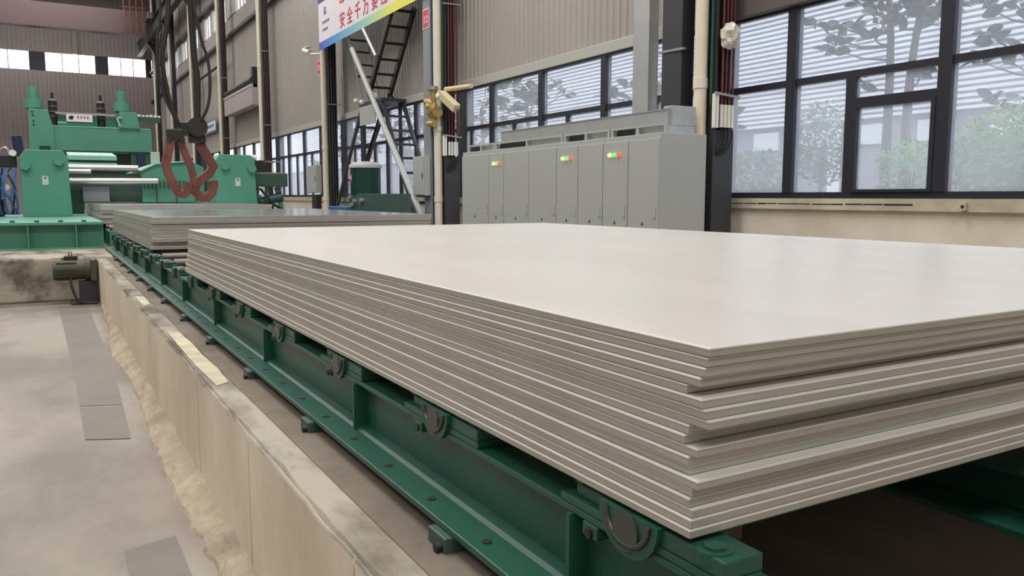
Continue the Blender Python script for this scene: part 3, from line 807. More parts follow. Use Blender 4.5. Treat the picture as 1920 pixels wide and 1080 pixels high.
for xc, zb in ((-0.09, 4.20), (2.46, 4.22)):
    MB().cyl((xc, LY + 0.4, zb), (xc, LY + 0.4, zb + 0.03), 0.2, 16).build('screw_collar', 'dark_brown', e)
    MB().cyl((xc, LY + 0.4, zb + 0.03), (xc, LY + 0.4, zb + 0.33), 0.26, 18).build('screw_nut_housing', 'mint', e, bevel=0.02)
    MB().cyl((xc, LY + 0.4, zb + 0.33), (xc, LY + 0.4, zb + 0.70), 0.15, 16).build('screw_cover', 'mint', e, bevel=0.03)
for xc in (0.44, 1.83):
    o = MB().cyl((xc, LY + 0.5, 3.66), (xc, LY + 0.5, 4.50), 0.13, 16).build('hydraulic_cylinder', 'dark_brown', e)
    MB().cyl((xc, LY + 0.5, 4.50), (xc, LY + 0.5, 4.56), 0.15, 16).build('cylinder_cap', 'clamp', o)
    MB().cyl((xc, LY + 0.5, 4.56), (xc, LY + 0.5, 4.76), 0.045, 12).build('cylinder_rod', 'dark_brown', o)
    for k in range(3):
        MB().cyl((xc, LY + 0.5, 4.0 + 0.16 * k), (xc, LY + 0.5, 4.02 + 0.16 * k), 0.138, 16).build('cylinder_band', 'steel_grey', o)
MB().box(0.42, 2.30, LY + 0.45, LY + 0.7, 3.69, 4.05).build('back_panel', 'mint', e, bevel=0.01)
MB().box(0.50, 2.25, LY + 0.25, LY + 0.45, 4.08, 4.14).build('top_rail', 'siding_end', e)
MB().cyl((0.55, LY + 0.2, 3.78), (1.55, LY + 0.2, 3.78), 0.06, 12).build('hydraulic_pipe', 'mint', e)
sg = MB().box(0.80, 1.55, LY + 0.1, LY + 0.13, 3.84, 4.08).build('maker_sign', 'banner', e)
sp = MB()
sp.prism([(0.86, 3.92), (0.98, 3.90), (1.02, 4.02), (0.92, 4.03), (0.88, 4.0)], 'y', LY + 0.094, LY + 0.10)
sp.build('sign_emblem', 'black_steel', sg)
for k in range(4):
    q = MB(); x = 1.10 + k * 0.095
    q.box(x, x + 0.065, LY + 0.094, LY + 0.10, 4.00, 4.015).box(x + 0.025, x + 0.04, LY + 0.094, LY + 0.10, 3.94, 4.03).box(x, x + 0.07, LY + 0.094, LY + 0.10, 3.95, 3.96)
    q.build('sign_character', 'grey_text', sg)
MB().bar((2.26, LY - 0.1, 4.0), (2.34, LY - 0.1, 3.72), 0.05, 0.05).build('handle', 'green_pale', e)
MB().bar((2.26, LY - 0.1, 4.0), (2.40, LY - 0.1, 4.02), 0.05, 0.05).build('handle', 'green_pale', e)
ch = MB().prism([(2.95, 3.95), (3.62, 3.95), (3.62, 4.10), (2.95, 4.10)], 'y', LY + 0.3, LY + 0.7).build('lamp_channel', 'green_dark', e)
for k in range(6):
    MB().box(2.92 + k * 0.125, 3.01 + k * 0.125, LY + 0.28, LY + 0.42, 4.10, 4.10 + random.uniform(0.06, 0.14)).build('white_connector', 'white', ch, bevel=0.015)
MB().box(0.0, 0.30, LY - 0.2, LY, 2.86, 3.02).build('guide_slot', 'green_deep', e)
MB().box(2.80, 3.05, LY - 0.25, LY, 2.35, 2.86).build('guide_block', 'navy', e, bevel=0.01)
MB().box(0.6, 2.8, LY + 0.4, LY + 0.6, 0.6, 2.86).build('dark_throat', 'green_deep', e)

# ---- hanging red hooks
YH = 13.0
def hpt(cx, cz):      # hook outline, crop units -> metres in the plane of the hook
    return (1.53 + (cx - 140) * 0.00140, 2.28 - (cz - 240) * 0.00140)
def ring_hook(name, path, yoff, label, width=0.11, thick=0.15):
    e = empty(name, (1.9, YH + yoff, 1.4), label, 'lifting hook', 'red lifting hooks')
    pts = [hpt(*p) for p in path]
    L = []; R = []
    n = len(pts)
    for i in range(n):
        a = Vector(pts[max(i - 1, 0)]); c = Vector(pts[min(i + 1, n - 1)])
        d = (c - a).normalized(); nr = Vector((-d.y, d.x))
        p = Vector(pts[i])
        L.append(p + nr * width / 2); R.append(p - nr * width / 2)
    b = MB(); y0 = YH + yoff - thick / 2; y1 = y0 + thick
    vs = []
    for i in range(n):
        vs += [(L[i].x, y0, L[i].y), (R[i].x, y0, R[i].y), (R[i].x, y1, R[i].y), (L[i].x, y1, L[i].y)]
    fs = [(i * 4 + k, i * 4 + (k + 1) % 4, (i + 1) * 4 + (k + 1) % 4, (i + 1) * 4 + k) for i in range(n - 1) for k in range(4)]
    b.add(vs, fs); b.add(vs[:4], [(3, 2, 1, 0)]); b.add(vs[-4:], [(0, 1, 2, 3)])
    b.build('hook_body', 'rust', e, bevel=0.012)
    return e
h1 = ring_hook('lifting_hook', [(235, 250), (225, 330), (185, 500), (205, 600), (262, 740), (300, 812), (345, 830), (385, 780), (402, 690)], -0.06, 'left rust red lifting hook hanging over the middle plate stack')
b = MB()
p = [hpt(*q) for q in [(345, 250), (360, 330), (430, 520), (455, 640), (448, 740), (400, 800)]]
for i in range(len(p) - 1):
    b.bar((p[i][0], YH - 0.06, p[i][1]), (p[i + 1][0], YH - 0.06, p[i + 1][1]), 0.095, 0.09)
b.build('hook_arm', 'rust', h1, bevel=0.008)
h2 = ring_hook('lifting_hook', [(545, 235), (570, 300), (640, 430), (690, 510), (640, 590), (560, 650), (495, 715), (490, 790), (540, 850), (600, 860), (660, 800), (682, 720), (675, 670)], 0.16, 'right rust red lifting hook, bent elbow outwards, beside the left one', width=0.125)
for hh, pts in ((h1, [(225, 250), (290, 230), (350, 250)]), (h2, [(480, 240), (545, 225), (570, 250)])):
    yy = YH - 0.06 if hh is h1 else YH + 0.16
    for q in pts:
        x, z = hpt(*q)
        MB().cyl((x, yy - 0.09, z), (x, yy + 0.09, z), 0.04, 12).build('shackle_pin', 'dark_brown', hh)
    x0_, z0_ = hpt(*pts[0]); x1_, _ = hpt(*pts[-1])
    MB().box(x0_ - 0.03, x1_ + 0.03, yy - 0.07, yy + 0.07, z0_, z0_ + 0.16).build('shackle', 'dark_brown', hh, bevel=0.02)
e = empty('hook_block', (2.03, YH + 0.1, 2.32), 'round dark greasy crane hook block above the red hooks', 'hook block')
MB().cyl((2.06, YH - 0.06, 2.47), (2.06, YH + 0.22, 2.47), 0.145, 20).build('sheave_guard', 'dark_brown', e, bevel=0.02)
MB().box(1.80, 1.96, YH - 0.04, YH + 0.16, 2.34, 2.54).build('yoke', 'black_steel', e, bevel=0.02)
MB().box(1.95, 2.18, YH + 0.0, YH + 0.18, 2.24, 2.36).build('swivel', 'dark_brown', e, bevel=0.02)
def sm(pts, n=6):
    out = []
    P = [Vector(p) for p in pts]
    for i in range(len(P) - 1):
        p0 = P[max(i - 1, 0)]; p1 = P[i]; p2 = P[i + 1]; p3 = P[min(i + 2, len(P) - 1)]
        for k in range(n):
            t = k / n
            out.append(0.5 * ((2 * p1) + (-p0 + p2) * t + (2 * p0 - 5 * p1 + 4 * p2 - p3) * t * t + (-p0 + 3 * p1 - 3 * p2 + p3) * t ** 3))
    out.append(P[-1]); return out
MB().tube(sm([(2.02, YH + 0.05, 12.6), (2.03, YH + 0.05, 6.0), (2.06, YH + 0.05, 3.7), (2.10, YH + 0.05, 3.2), (2.08, YH + 0.05, 2.55)]), 0.045, 8).build('hoist_rope', 'rope', None, 'thick dark hoist rope running straight up from the hook block', 'rope')
MB().tube(sm([(2.02, YH - 0.1, 12.6), (2.04, YH - 0.1, 5.2), (2.13, YH - 0.1, 3.9), (2.235, YH - 0.1, 3.45), (2.25, YH - 0.1, 3.05), (2.20, YH - 0.1, 2.75), (2.10, YH - 0.05, 2.55)]), 0.022, 8).build('pendant_cable', 'rope', None, 'slack black cable bowing out right of the hook block', 'cable')
MB().tube(sm([(1.70, YH, 12.6), (1.72, YH, 6.0), (1.74, YH, 4.4), (1.70, YH, 3.9), (1.62, YH, 3.45), (1.66, YH, 3.0), (1.76, YH, 2.6), (1.86, YH, 2.45)]), 0.035, 8).build('hoist_rope', 'rope', None, 'dark hoist rope slanting down left of the hook block', 'rope')
MB().tube(sm([(1.62, YH - 0.05, 12.6), (1.64, YH - 0.05, 5.0), (1.55, YH - 0.05, 3.6), (1.62, YH - 0.05, 2.9), (1.80, YH - 0.05, 2.5)]), 0.02, 8).build('pendant_cable', 'rope', None, 'thin dark cable hanging leftmost above the red hooks', 'cable')
e = crane(YH + 0.05, 'overhead crane bridge above the picture holding the red hooks')

# ================================================================== THINGS ALONG THE WINDOW WALL
# ---- down pipes, conduits, clamps
plab = ['', 'cream plastic downpipe at the right end of the grey cabinets', 'cream plastic downpipe between the ladder and the grey cabinets', 'cream plastic downpipe under the left end of the banner',
        'cream plastic downpipe left of the small security camera', 'cream plastic downpipe behind the right side of the hook cable', 'thin cream downpipe far behind the hook block', 'thin cream downpipe seventh along the wall', 'thin cream downpipe nearest the far corner']
for k in range(1, 9):
    yc = COLY[k]; r = 0.085 if k == 1 else (0.09 if k < 4 else 0.072)
    e = empty('downpipe', (7.56, yc, 0), plab[k], 'pipe', 'cream downpipes on the columns')
    MB().cyl((7.56, yc, 0), (7.56, yc, ZR - 0.6), r, 20).build('pipe', 'cream_pipe', e)
    for z in (1.32, 2.85, 6.4):
        MB().cyl((7.56, yc, z), (7.56, yc, z + 0.13), r + 0.012, 20).build('pipe_socket', 'cream_pipe', e)
def conduits(k, nred, zc, lab):
    yc = COLY[k]
    MB().cyl((7.615, yc - 0.14, zc), (7.615, yc - 0.14, ZR - 1), 0.016, 10).build('green_conduit', 'green_pipe', None, 'thin green conduit clamped to ' + lab, 'conduit')
    for j in range(nred):
        e = empty('red_conduit', (7.72 + 0.062 * j, yc - 0.235, zc), '%s brown-red conduit in the row beside %s' % (['leftmost', 'second', 'third', 'rightmost'][j], lab), 'conduit', 'red conduits beside ' + lab)
        x = 7.72 + 0.062 * j
        MB().cyl((x, yc - 0.235, zc), (x, yc - 0.235, ZR - 1), 0.017, 10).build('conduit', 'red_pipe', e)
        MB().cyl((x, yc - 0.235, zc - 0.29), (x, yc - 0.235, zc), 0.024, 12).build('end_fitting', 'white', e)
        MB().tube(sm([(x, yc - 0.235, zc - 0.28), (x, yc - 0.235, zc - 0.42), (x - 0.05, yc - 0.22, zc - 0.58), (7.70, yc - 0.20, zc - 0.66)], 4), 0.011, 6).build('cable_tail', 'black', e)
    for j in range(2):
        e2 = MB().cyl((7.58 + 0.055 * j, yc - 0.24, zc - 0.30), (7.58 + 0.055 * j, yc - 0.24, zc + 0.13), 0.024, 12)
        e2.build('cable_sleeve', 'white', None, 'white cable sleeve, %s of the two beside ' % ('left' if j == 0 else 'right') + lab, 'sleeve', 'white sleeves by ' + lab)
    MB().bar((7.58, yc - 0.262, zc + 0.14), (8.0, yc - 0.262, zc + 0.10), 0.03, 0.045).build('clamp_bar', 'clamp', None, 'grey clamp bar across the conduits of ' + lab, 'clamp')
    MB().bar((7.58, yc - 0.262, zc + 2.9), (8.0, yc - 0.262, zc + 2.9), 0.03, 0.03).build('clamp_bar', 'clamp', None, 'upper grey clamp bar across the conduits of ' + lab, 'clamp')
    MB().box(7.62, 7.98, yc - 0.20, yc - 0.192, 0.3, zc - 0.32).build('cable_tray', 'charcoal', None, 'dark cable tray down the lower part of ' + lab, 'cable tray')
conduits(1, 4, 2.63, 'the column right of the cabinets')
conduits(2, 4, 2.62, 'the column left of the cabinets')
for k in (3, 4, 5):
    yc = COLY[k]
    for j in range(3):
        MB().cyl((7.72 + 0.07 * j, yc - 0.24, 1.2), (7.72 + 0.07 * j, yc - 0.24, ZR - 1), 0.022, 8).build('red_conduit', 'charcoal' if k == 3 else 'maroon', None, '%s dark conduit of three on %s' % (['left', 'middle', 'right'][j], {3: 'the column under the banner end', 4: 'the fourth column', 5: 'the column behind the hooks'}[k]), 'conduit', 'red conduits on far column %d' % k)
    for z in (4.2, 7.0):
        MB().bar((7.58, yc - 0.27, z), (8.0, yc - 0.27, z), 0.03, 0.05).build('clamp_bar', 'clamp', None, '%s grey clamp bar on %s' % ('lower' if z < 5 else 'upper', {3: 'the column under the banner end', 4: 'the fourth column along', 5: 'the column behind the hooks'}[k]), 'clamp')
# crumpled film bundles on the conduits
def blob(name, c, r, key, label, cat, n=5, stretch=1.3, parent=None):
    bm = bmesh.new(); bmesh.ops.create_icosphere(bm, subdivisions=3, radius=1)
    for v in bm.verts:
        k = 1 + 0.16 * math.sin(v.co.x * 5 + c[1]) * math.cos(v.co.z * 6 + c[0]) + random.uniform(-0.09, 0.09)
        v.co = Vector((v.co.x * r * k, v.co.y * r * k, v.co.z * r * k * stretch))
    me = bpy.data.meshes.new(name); bm.to_mesh(me); bm.free(); me.materials.append(MT[key])
    o = bpy.data.objects.new(name, me); COL.objects.link(o)
    if parent is None:
        o.location = c
    else:
        o.parent = parent; o.location = Vector(c) - ORG[parent.name]
    ORG[o.name] = Vector(c)
    return tag(o, label, cat)
o = blob('film_bundle', (7.72, 7.80, 3.48), 0.12, 'wrap', 'crumpled pale film bundled round the conduits by the right window', 'film', stretch=1.35)
e = empty('brass_valve', (7.46, 16.2, 3.2), 'brass coloured valve cluster on the downpipe left of the cabinets', 'valve')
MB().cyl((7.46, 16.12, 3.25), (7.46, 16.42, 3.25), 0.12, 14).build('valve_body', 'brass', e, bevel=0.02)
MB().cyl((7.44, 16.30, 3.05), (7.44, 16.30, 3.72), 0.075, 12).build('valve_stem', 'brass', e, bevel=0.01)
MB().cyl((7.40, 16.25, 3.45), (7.40, 16.55, 3.5), 0.09, 10).build('valve_bonnet', 'brass', e, bevel=0.01)
MB().cyl((7.40, 16.45, 3.02), (7.40, 16.15, 3.0), 0.07, 10).build('valve_port', 'brass', e)
MB().cyl((7.42, 16.3, 3.72), (7.42, 16.3, 3.80), 0.12, 14).build('handwheel', 'clamp', e)
blob('loose_wrap', (7.40, 16.28, 3.32), 0.13, 'brass', None, None, stretch=1.5, parent=e)
# pale card box and tube stuck on the bracket beside it
e = empty('bracket_lamp', (7.5, 15.9, 3.35), 'pale card-coloured tilted box on a bracket beside the brass valve', 'bracket')
MB().bar((7.50, 16.02, 3.62), (7.62, 15.52, 3.27), 0.16, 0.17).build('tilted_box', 'cardboard', e, bevel=0.012)
MB().cyl((7.6, 16.0, 3.72), (7.7, 15.0, 3.68), 0.05, 10).build('bracket_tube', 'cardboard', e)
MB().cyl((7.46, 16.08, 3.60), (7.47, 16.02, 3.54), 0.075, 12).build('lamp_face', 'white', e)
MB().tube([(7.64, 15.52, 3.26), (7.66, 15.50, 3.0), (7.65, 15.50, 2.72)], 0.02, 6).build('hanging_chain', 'red_pipe', e)

# ---- control cabinets
CX, CZ = 6.745, 2.243
units = [(8.40, 9.65, [(8.40, 9.06), (9.06, 9.65)], 9.38, 'nearest grey control cabinet, its side facing the right window'),
         (9.65, 10.89, [(9.65, 10.29), (10.29, 10.89)], 10.60, 'second grey control cabinet from the right, with three coloured lamps'),
         (10.89, 13.16, [(10.89, 11.74), (11.74, 12.60), (12.60, 13.16)], 12.86, 'wide plain grey control cabinet, third from the right'),
         (13.16, 14.25, [(13.16, 14.25)], None, 'leftmost grey control cabinet, beside the column with the brass valve')]
units = [(a * 0.95, c * 0.95, [(p * 0.95, q * 0.95) for p, q in d], l and l * 0.95, t) for a, c, d, l, t in units]
for (a, c, doors, led, lab) in units:
    e = empty('control_cabinet', (7.15, (a + c) / 2, 0), lab, 'cabinet', 'grey control cabinets along the wall')
    MB().box(CX + 0.022, CX + 0.795, a + 0.003, c - 0.003, 0.08, CZ).build('body', 'cabinet', e, bevel=0.006)
    MB().box(CX + 0.05, CX + 0.78, a + 0.01, c - 0.01, 0.0, 0.08).build('plinth_base', 'charcoal', e)
    for (p, q) in doors:
        d = MB().box(CX, CX + 0.022, p + 0.008, q - 0.008, 0.10, CZ - 0.07).build('door', 'cabinet', e, bevel=0.004)
        MB().box(CX - 0.012, CX, p + 0.05, p + 0.085, 1.16, 1.32).build('door_handle', 'trim', d, bevel=0.004)
        ym = (p + q) / 2
        MB().prism([(ym - 0.026, 1.07), (ym + 0.026, 1.07), (ym, 1.12)], 'x', CX - 0.003, CX).build('warning_triangle', 'green_dark', d)
    if led:
        for j, (mm, nm) in enumerate((('led_r', 'red'), ('led_g', 'green'), ('led_y', 'yellow'))):
            o = MB().cyl((CX - 0.025, led - 0.11 + 0.10 * j, 2.0), (CX, led - 0.11 + 0.10 * j, 2.0), 0.027, 14).build('indicator_lamp', mm, e)
            o['label'] = '%s indicator lamp' % nm
    # top frame with dark openings
    fr = MB()
    fr.box(CX + 0.12, CX + 0.16, a + 0.02, c - 0.02, CZ + 0.10, CZ + 0.13)
    for yy in (a + 0.04, (a + c) / 2, c - 0.04):
        fr.box(CX + 0.12, CX + 0.16, yy - 0.02, yy + 0.02, CZ, CZ + 0.10)
    fr.build('lifting_frame', 'cabinet', e)
    MB().box(CX + 0.20, CX + 0.6, (a + c) / 2 + 0.15, c - 0.06, CZ, CZ + 0.11).build('cable_gland_box', 'black_steel', e)
    MB().box(CX + 0.18, CX + 0.62, a + 0.05, (a + c) / 2 + 0.12, CZ, CZ + 0.10).build('roof_plate', 'galv', e)
# galvanised trunking above the cabinets
e = empty('cable_trunking', (7.1, 10.3, 2.37), 'galvanised cable trunking lying along the top of the grey cabinets', 'trunking')
MB().box(6.99, 7.26, 8.12, 12.49, 2.375, 2.55).build('trunk', 'galv', e, bevel=0.004)
MB().box(6.98, 7.27, 8.12, 12.50, 2.55, 2.562).build('trunk_lid', 'galv', e)
MB().box(7.03, 7.42, 8.07, 8.25, 2.35, 2.60).build('trunk_elbow', 'galv', e, bevel=0.005)
for y in (8.6, 9.9, 11.2, 12.2):
    MB().box(7.02, 7.22, y, y + 0.05, CZ, 2.375).build('support', 'galv', e)
MB().box(7.50, 7.68, 9.15, 9.50, 2.62, 9.0).build('trunking_riser', 'galv', None, 'light galvanised trunking riser above the right end of the cabinets', 'trunking', bevel=0.006)
MB().box(7.72, 7.80, 9.00, 9.12, 2.66, 9.0).build('riser_channel', 'trim', None, 'slim pale channel just right of the light trunking riser', 'channel')
MB().box(7.50, 7.72, 8.46, 8.86, 2.62, 9.0).build('riser_cover', 'charcoal', None, 'wide charcoal riser cover left of the near downpipe', 'riser', bevel=0.006)
MB().bar((7.52, 8.95, 3.42), (7.50, 8.40, 3.40), 0.05, 0.03).build('riser_strap', 'clamp', None, 'short pale strap across the charcoal riser cover', 'strap')
MB().box(7.46, 7.50, 16.50, 16.86, 0.0, 9.0).build('column_trunking', 'steel_grey', None, 'flat grey trunking left of the second downpipe', 'trunking')
MB().box(7.50, 7.64, 16.40, 16.50, 0.0, 9.0).build('column_channel', 'navy', None, 'dark blue channel squeezed behind the second downpipe', 'channel')
# wall boxes
def wallbox(x0, x1, y0, y1, z0, z1, lab):
    e = empty('wall_box', ((x0 + x1) / 2, (y0 + y1) / 2, z0), lab, 'electrical box')
    MB().box(x0 + 0.02, x1, y0, y1, z0, z1).build('case', 'cabinet', e, bevel=0.008)
    MB().box(x0, x0 + 0.02, y0 + 0.015, y1 - 0.015, z0 + 0.02, z1 - 0.02).build('door', 'cabinet', e, bevel=0.004)
    MB().box(x0 - 0.01, x0, y0 + 0.05, y0 + 0.08, (z0 + z1) / 2 - 0.06, (z0 + z1) / 2 + 0.06).build('latch', 'charcoal', e)
wallbox(7.28, 7.45, 16.50, 17.10, 1.46, 2.33, 'light grey electrical box on the column behind the ladder foot')
wallbox(7.30, 7.48, 24.70, 25.75, 1.55, 2.40, 'light grey electrical box on the column under the banner')
MB().box(7.30, 7.48, 24.75, 25.2, 0.5, 1.50).build('pump_box', 'black_steel', None, 'black box standing below the far electrical box', 'box', bevel=0.01)
# signs
def column_sign(x, y0, y1, z0, z1, txt, lab):
    e = empty('red_sign', (x, (y0 + y1) / 2, z0), lab, 'sign', 'red column number signs')
    MB().box(x - 0.006, x, y0, y1, z0, z1).build('sign_board', 'banner', e)
    t = 0.02
    MB().box(x - 0.008, x - 0.006, y0 + t, y1 - t, z1 - 0.13, z1 - t).build('upper_band', 'red_sign', e)
    MB().box(x - 0.008, x - 0.006, y0 + t, y1 - t, z0 + t, z0 + 0.12).build('lower_band', 'red_sign', e)
    MB().box(x - 0.007, x - 0.006, y0 + t, y1 - t, z0 + 0.12, z1 - 0.13).build('field', 'red_sign', e)
    return e
def text(body, size, loc, parent, key, name, sx=1.0, ext=0.004):
    cu = bpy.data.curves.new('txt', 'FONT'); cu.body = body; cu.size = size; cu.extrude = ext; cu.align_x = 'LEFT'; cu.resolution_u = 3
    t = bpy.data.objects.new('txt', cu); COL.objects.link(t)
    bpy.context.view_layer.update()
    dg = bpy.context.evaluated_depsgraph_get()
    me = bpy.data.meshes.new_from_object(t.evaluated_get(dg), depsgraph=dg)
    bpy.data.objects.remove(t)
    # lie in the plane facing -X: text x -> -Y, text y -> +Z
    for v in me.vertices:
        v.co = Vector((-v.co.z, -v.co.x * sx, v.co.y))
    me.materials.clear(); me.materials.append(MT[key])
    o = bpy.data.objects.new(name, me); COL.objects.link(o)
    o.parent = parent; o.location = Vector(loc) - ORG[parent.name]; ORG[o.name] = Vector(loc)
    return o
sg = column_sign(7.455, 16.50, 16.84, 5.08, 5.50, '12', 'red and white number sign on the grey trunking beside the banner')
text('12', 0.22, (7.447, 16.78, 5.20), sg, 'banner', 'sign_number')
sg = column_sign(7.52, 24.57, 24.95, 5.12, 5.56, '', 'red sign below the small security camera')
text('13', 0.22, (7.512, 24.90, 5.26), sg, 'banner', 'sign_number')
sg = empty('blue_wall_sign', (8.1, 46.9, 4.85), 'small blue and white sign on the far wall right of the hooks', 'sign')
MB().box(8.08, 8.1, 45.0, 48.8, 4.85, 5.55).build('sign_board', 'blue_pale', sg)
MB().box(8.07, 8.08, 45.25, 48.55, 4.95, 5.42).build('sign_field', 'banner', sg)
MB().box(8.06, 8.07, 45.6, 48.2, 5.12, 5.27).build('lettering', 'blue_pale', sg)
# security camera
e = empty('security_camera', (7.45, 25.3, 5.75), 'small white security camera at the left end of the banner', 'camera')
MB().cyl((7.35, 25.75, 5.98), (7.40, 25.32, 5.86), 0.085, 12).build('camera_body', 'white', e, bevel=0.01)
MB().box(7.32, 7.46, 25.30, 25.75, 6.03, 6.06).build('sun_hood', 'white', e)
MB().cyl((7.40, 25.25, 5.80), (7.67, 24.68, 5.75), 0.035, 10).build('arm', 'white', e)

# ---- banner
BX = 7.40
bn = empty('safety_banner', (BX, 20.5, 5.75), 'white safety banner with red Chinese lettering above the black ladder', 'banner')
MB().box(BX, BX + 0.01, 16.4, 24.33, 5.98, 7.75).build('banner_sheet', 'banner', bn)
MB().box(BX - 0.001, BX + 0.011, 16.4, 24.33, 5.76, 5.98).build('colour_strip', 'banner_strip', bn)
MB().box(BX - 0.006, BX, 23.05, 24.33, 7.10, 7.75).build('blue_corner', 'banner_blue', bn)
row = '\u5b89\u5168\u5343\u4e07\u8981\u6ce8\u610f'
for i, chh in enumerate(row):
    text(chh, 0.46, (BX - 0.006, 22.38 - i * 0.63, 6.10), bn, 'red_text', 'banner_character', sx=1.0)
for i, chh in enumerate('\u51fa\u95e8'):
    text(chh, 0.46, (BX - 0.006, 22.38 - i * 0.66, 6.74), bn, 'red_text', 'banner_character', sx=1.0)
q = MB().prism([(23.58, 6.70), (23.78, 6.70), (23.78, 6.92), (23.70, 6.92), (23.70, 6.78), (23.62, 6.78), (23.62, 6.90), (23.58, 6.90)], 'x', BX - 0.006, BX)
q.build('banner_emblem', 'grey_text', bn)
for z, ws in ((6.46, (0.1, 0.08, 0.1, 0.09, 0.1)), (6.25, (0.06, 0.1, 0.1, 0.1))):
    y = 23.95
    for wv in ws:
        MB().box(BX - 0.005, BX, y - wv, y, z, z + 0.07).build('small_print', 'grey_text', bn); y -= wv + 0.04

# ---- black step ladder with platform and upper ladder
ld = empty('platform_ladder', (7.75, 20.0, 0), 'tall black steel platform ladder standing under the banner', 'ladder')
XA, XB = 7.46, 8.02
KL = 7.5 / 6.5
def LP(x, y, z):
    return (x, y * KL, 1.44 + (z - 1.44) * KL)
def ladder(p0, p1, zs, key='black_steel', w=0.06, wy=0.09, xa=XA, xb=XB):
    for x in (xa, xb):
        MB().bar(LP(x, *p0), LP(x, *p1), w, wy).build('rail', key, ld)
    for z in zs:
        t = (z - p0[1]) / (p1[1] - p0[1]); yy = p0[0] + (p1[0] - p0[0]) * t
        MB().bar(LP(xa, yy, z), LP(xb, yy, z), 0.06, 0.05).build('rung', key, ld)
def ladder_w(p0, p1, zs, key, w, wy):
    for x in (XA, XB):
        MB().bar((x, p0[0], p0[1]), (x, p1[0], p1[1]), w, wy).build('rail', key, ld)
    for z in zs:
        t = (z - p0[1]) / (p1[1] - p0[1]); yy = p0[0] + (p1[0] - p0[0]) * t
        MB().bar((XA, yy, z), (XB, yy, z), 0.06, 0.05).build('rung', key, ld)
ladder_w((20.82, 3.84), (24.15, 0.0), (3.3, 2.8, 2.35, 1.9, 1.45, 0.9), 'charcoal', 0.07, 0.09)
ladder_w((19.42, 3.82), (16.72, 0.0), (3.42, 3.05, 2.70, 2.36, 2.0, 1.65, 1.3, 0.9), 'charcoal', 0.07, 0.09)
ladder((17.62, 3.70), (16.12, 5.35), (3.86, 4.12, 4.40, 4.70, 5.0, 5.28), 'black_steel', w=0.08, wy=0.15)
ru = [(21.89, 5.70), (21.70, 5.36), (21.45, 4.98), (21.25, 4.64)]
for (y, z) in ru:
    MB().bar((7.5, y, z), (8.0, y, z), 0.05, 0.05).build('rung', 'charcoal', ld)
for x in (7.5, 8.0):
    MB().bar((x, 21.95, 5.85), (x, 20.85, 3.86), 0.035, 0.04).build('rail', 'steel_grey', ld)
MB().box(XA - 0.05, XB + 0.05, 19.3, 20.95, 3.80, 3.88).build('platform', 'charcoal', ld)
MB().bar((XB, 20.8, 3.7), (XB, 22.4, 2.2), 0.07, 0.16).build('brace', 'black_steel', ld)
for (x, y) in ((XA, 20.75), (XB, 19.6)):
    MB().bar((x, y, 3.82), (x, y, 0.0), 0.07, 0.07).build('post', 'black_steel', ld)
for x in (XA, XB):
    MB().bar(LP(x, 17.62, 3.72), (x, 20.0, 3.86), 0.08, 0.13).build('ladder_bracket', 'black_steel', ld)
MB().box(XA - 0.06, XA - 0.04, 19.75, 20.9, 3.30, 3.78).build('side_panel', 'cabinet', ld)
for (y, z) in ((21.15, 3.98), (20.7, 3.90), (19.9, 3.99)):
    MB().cyl((XA - 0.04, y + 0.1, z), (XA - 0.04, y - 0.1, z), 0.065, 10).build('spot_lamp', 'white', ld)
    MB().cyl((XA - 0.04, y, z), (XA, min(y, 20.9), 3.85), 0.02, 6).build('lamp_stalk', 'charcoal', ld)
MB().cyl((7.33, 21.20, 5.33), (7.33, 15.76, 0.03), 0.07, 14).build('diagonal_pole', 'cabinet', None, 'long pale diagonal pole leaning across the black ladder', 'pole')
MB().cyl((7.38, 20.44, 5.71), (7.38, 19.56, 4.91), 0.045, 10).build('short_tube', 'galv', None, 'short pale tube slanting just below the banner', 'tube')
# ---- mixing tank
e = empty('mixing_tank', (6.7, 18.6, 0), 'dark green cylindrical tank with a pale domed lid beside the ladder', 'tank')
MB().cyl((6.7, 18.6, 1.5), (6.7, 18.6, 2.14), 0.36, 28).build('tank_shell', 'green_deep', e)
lp = [(0.39, 2.11), (0.39, 2.17), (0.32, 2.235), (0.20, 2.26), (0.02, 2.27)]
MB().lathe(lp, (6.7, 18.6, 0), 28).build('domed_lid', 'cabinet', e)
lb_ = MB()
def arc(r, a0, a1, z0, z1, n=8):
    vs = []; 
    for i in range(n + 1):
        a = a0 + (a1 - a0) * i / n
        vs += [(6.7 + r * math.cos(a), 18.6 + r * math.sin(a), z0), (6.7 + r * math.cos(a), 18.6 + r * math.sin(a), z1)]
    return vs, [(2 * i, 2 * i + 1, 2 * i + 3, 2 * i + 2) for i in range(n)]
vs, fs = arc(0.366, math.radians(145), math.radians(192), 1.78, 1.98)
lb_.add(vs, fs); lb_.build('red_label', 'red_sign', e)
lb_ = MB()
for k in range(5):
    vs, fs = arc(0.370, math.radians(150 + 8 * k), math.radians(155 + 8 * k), 1.84, 1.92, 2)
    lb_.add(vs, fs)
lb_.build('label_lettering', 'banner', e)
MB().box(6.40, 7.0, 16.55, 18.95, 0.0, 1.50).build('tank_base', 'green_dark', e, bevel=0.01)
for (y, z) in ((18.8, 1.40), (18.5, 1.32), (18.7, 1.22), (18.0, 1.34)):
    MB().cyl((6.33, y, z), (6.40, y, z), 0.06, 10).build('fitting', 'clamp', e)
MB().box(6.45, 6.95, 19.2, 20.8, 0.0, 1.19).build('blue_bin', 'blue', None, 'blue bin left of the dark green tank', 'bin', bevel=0.02)
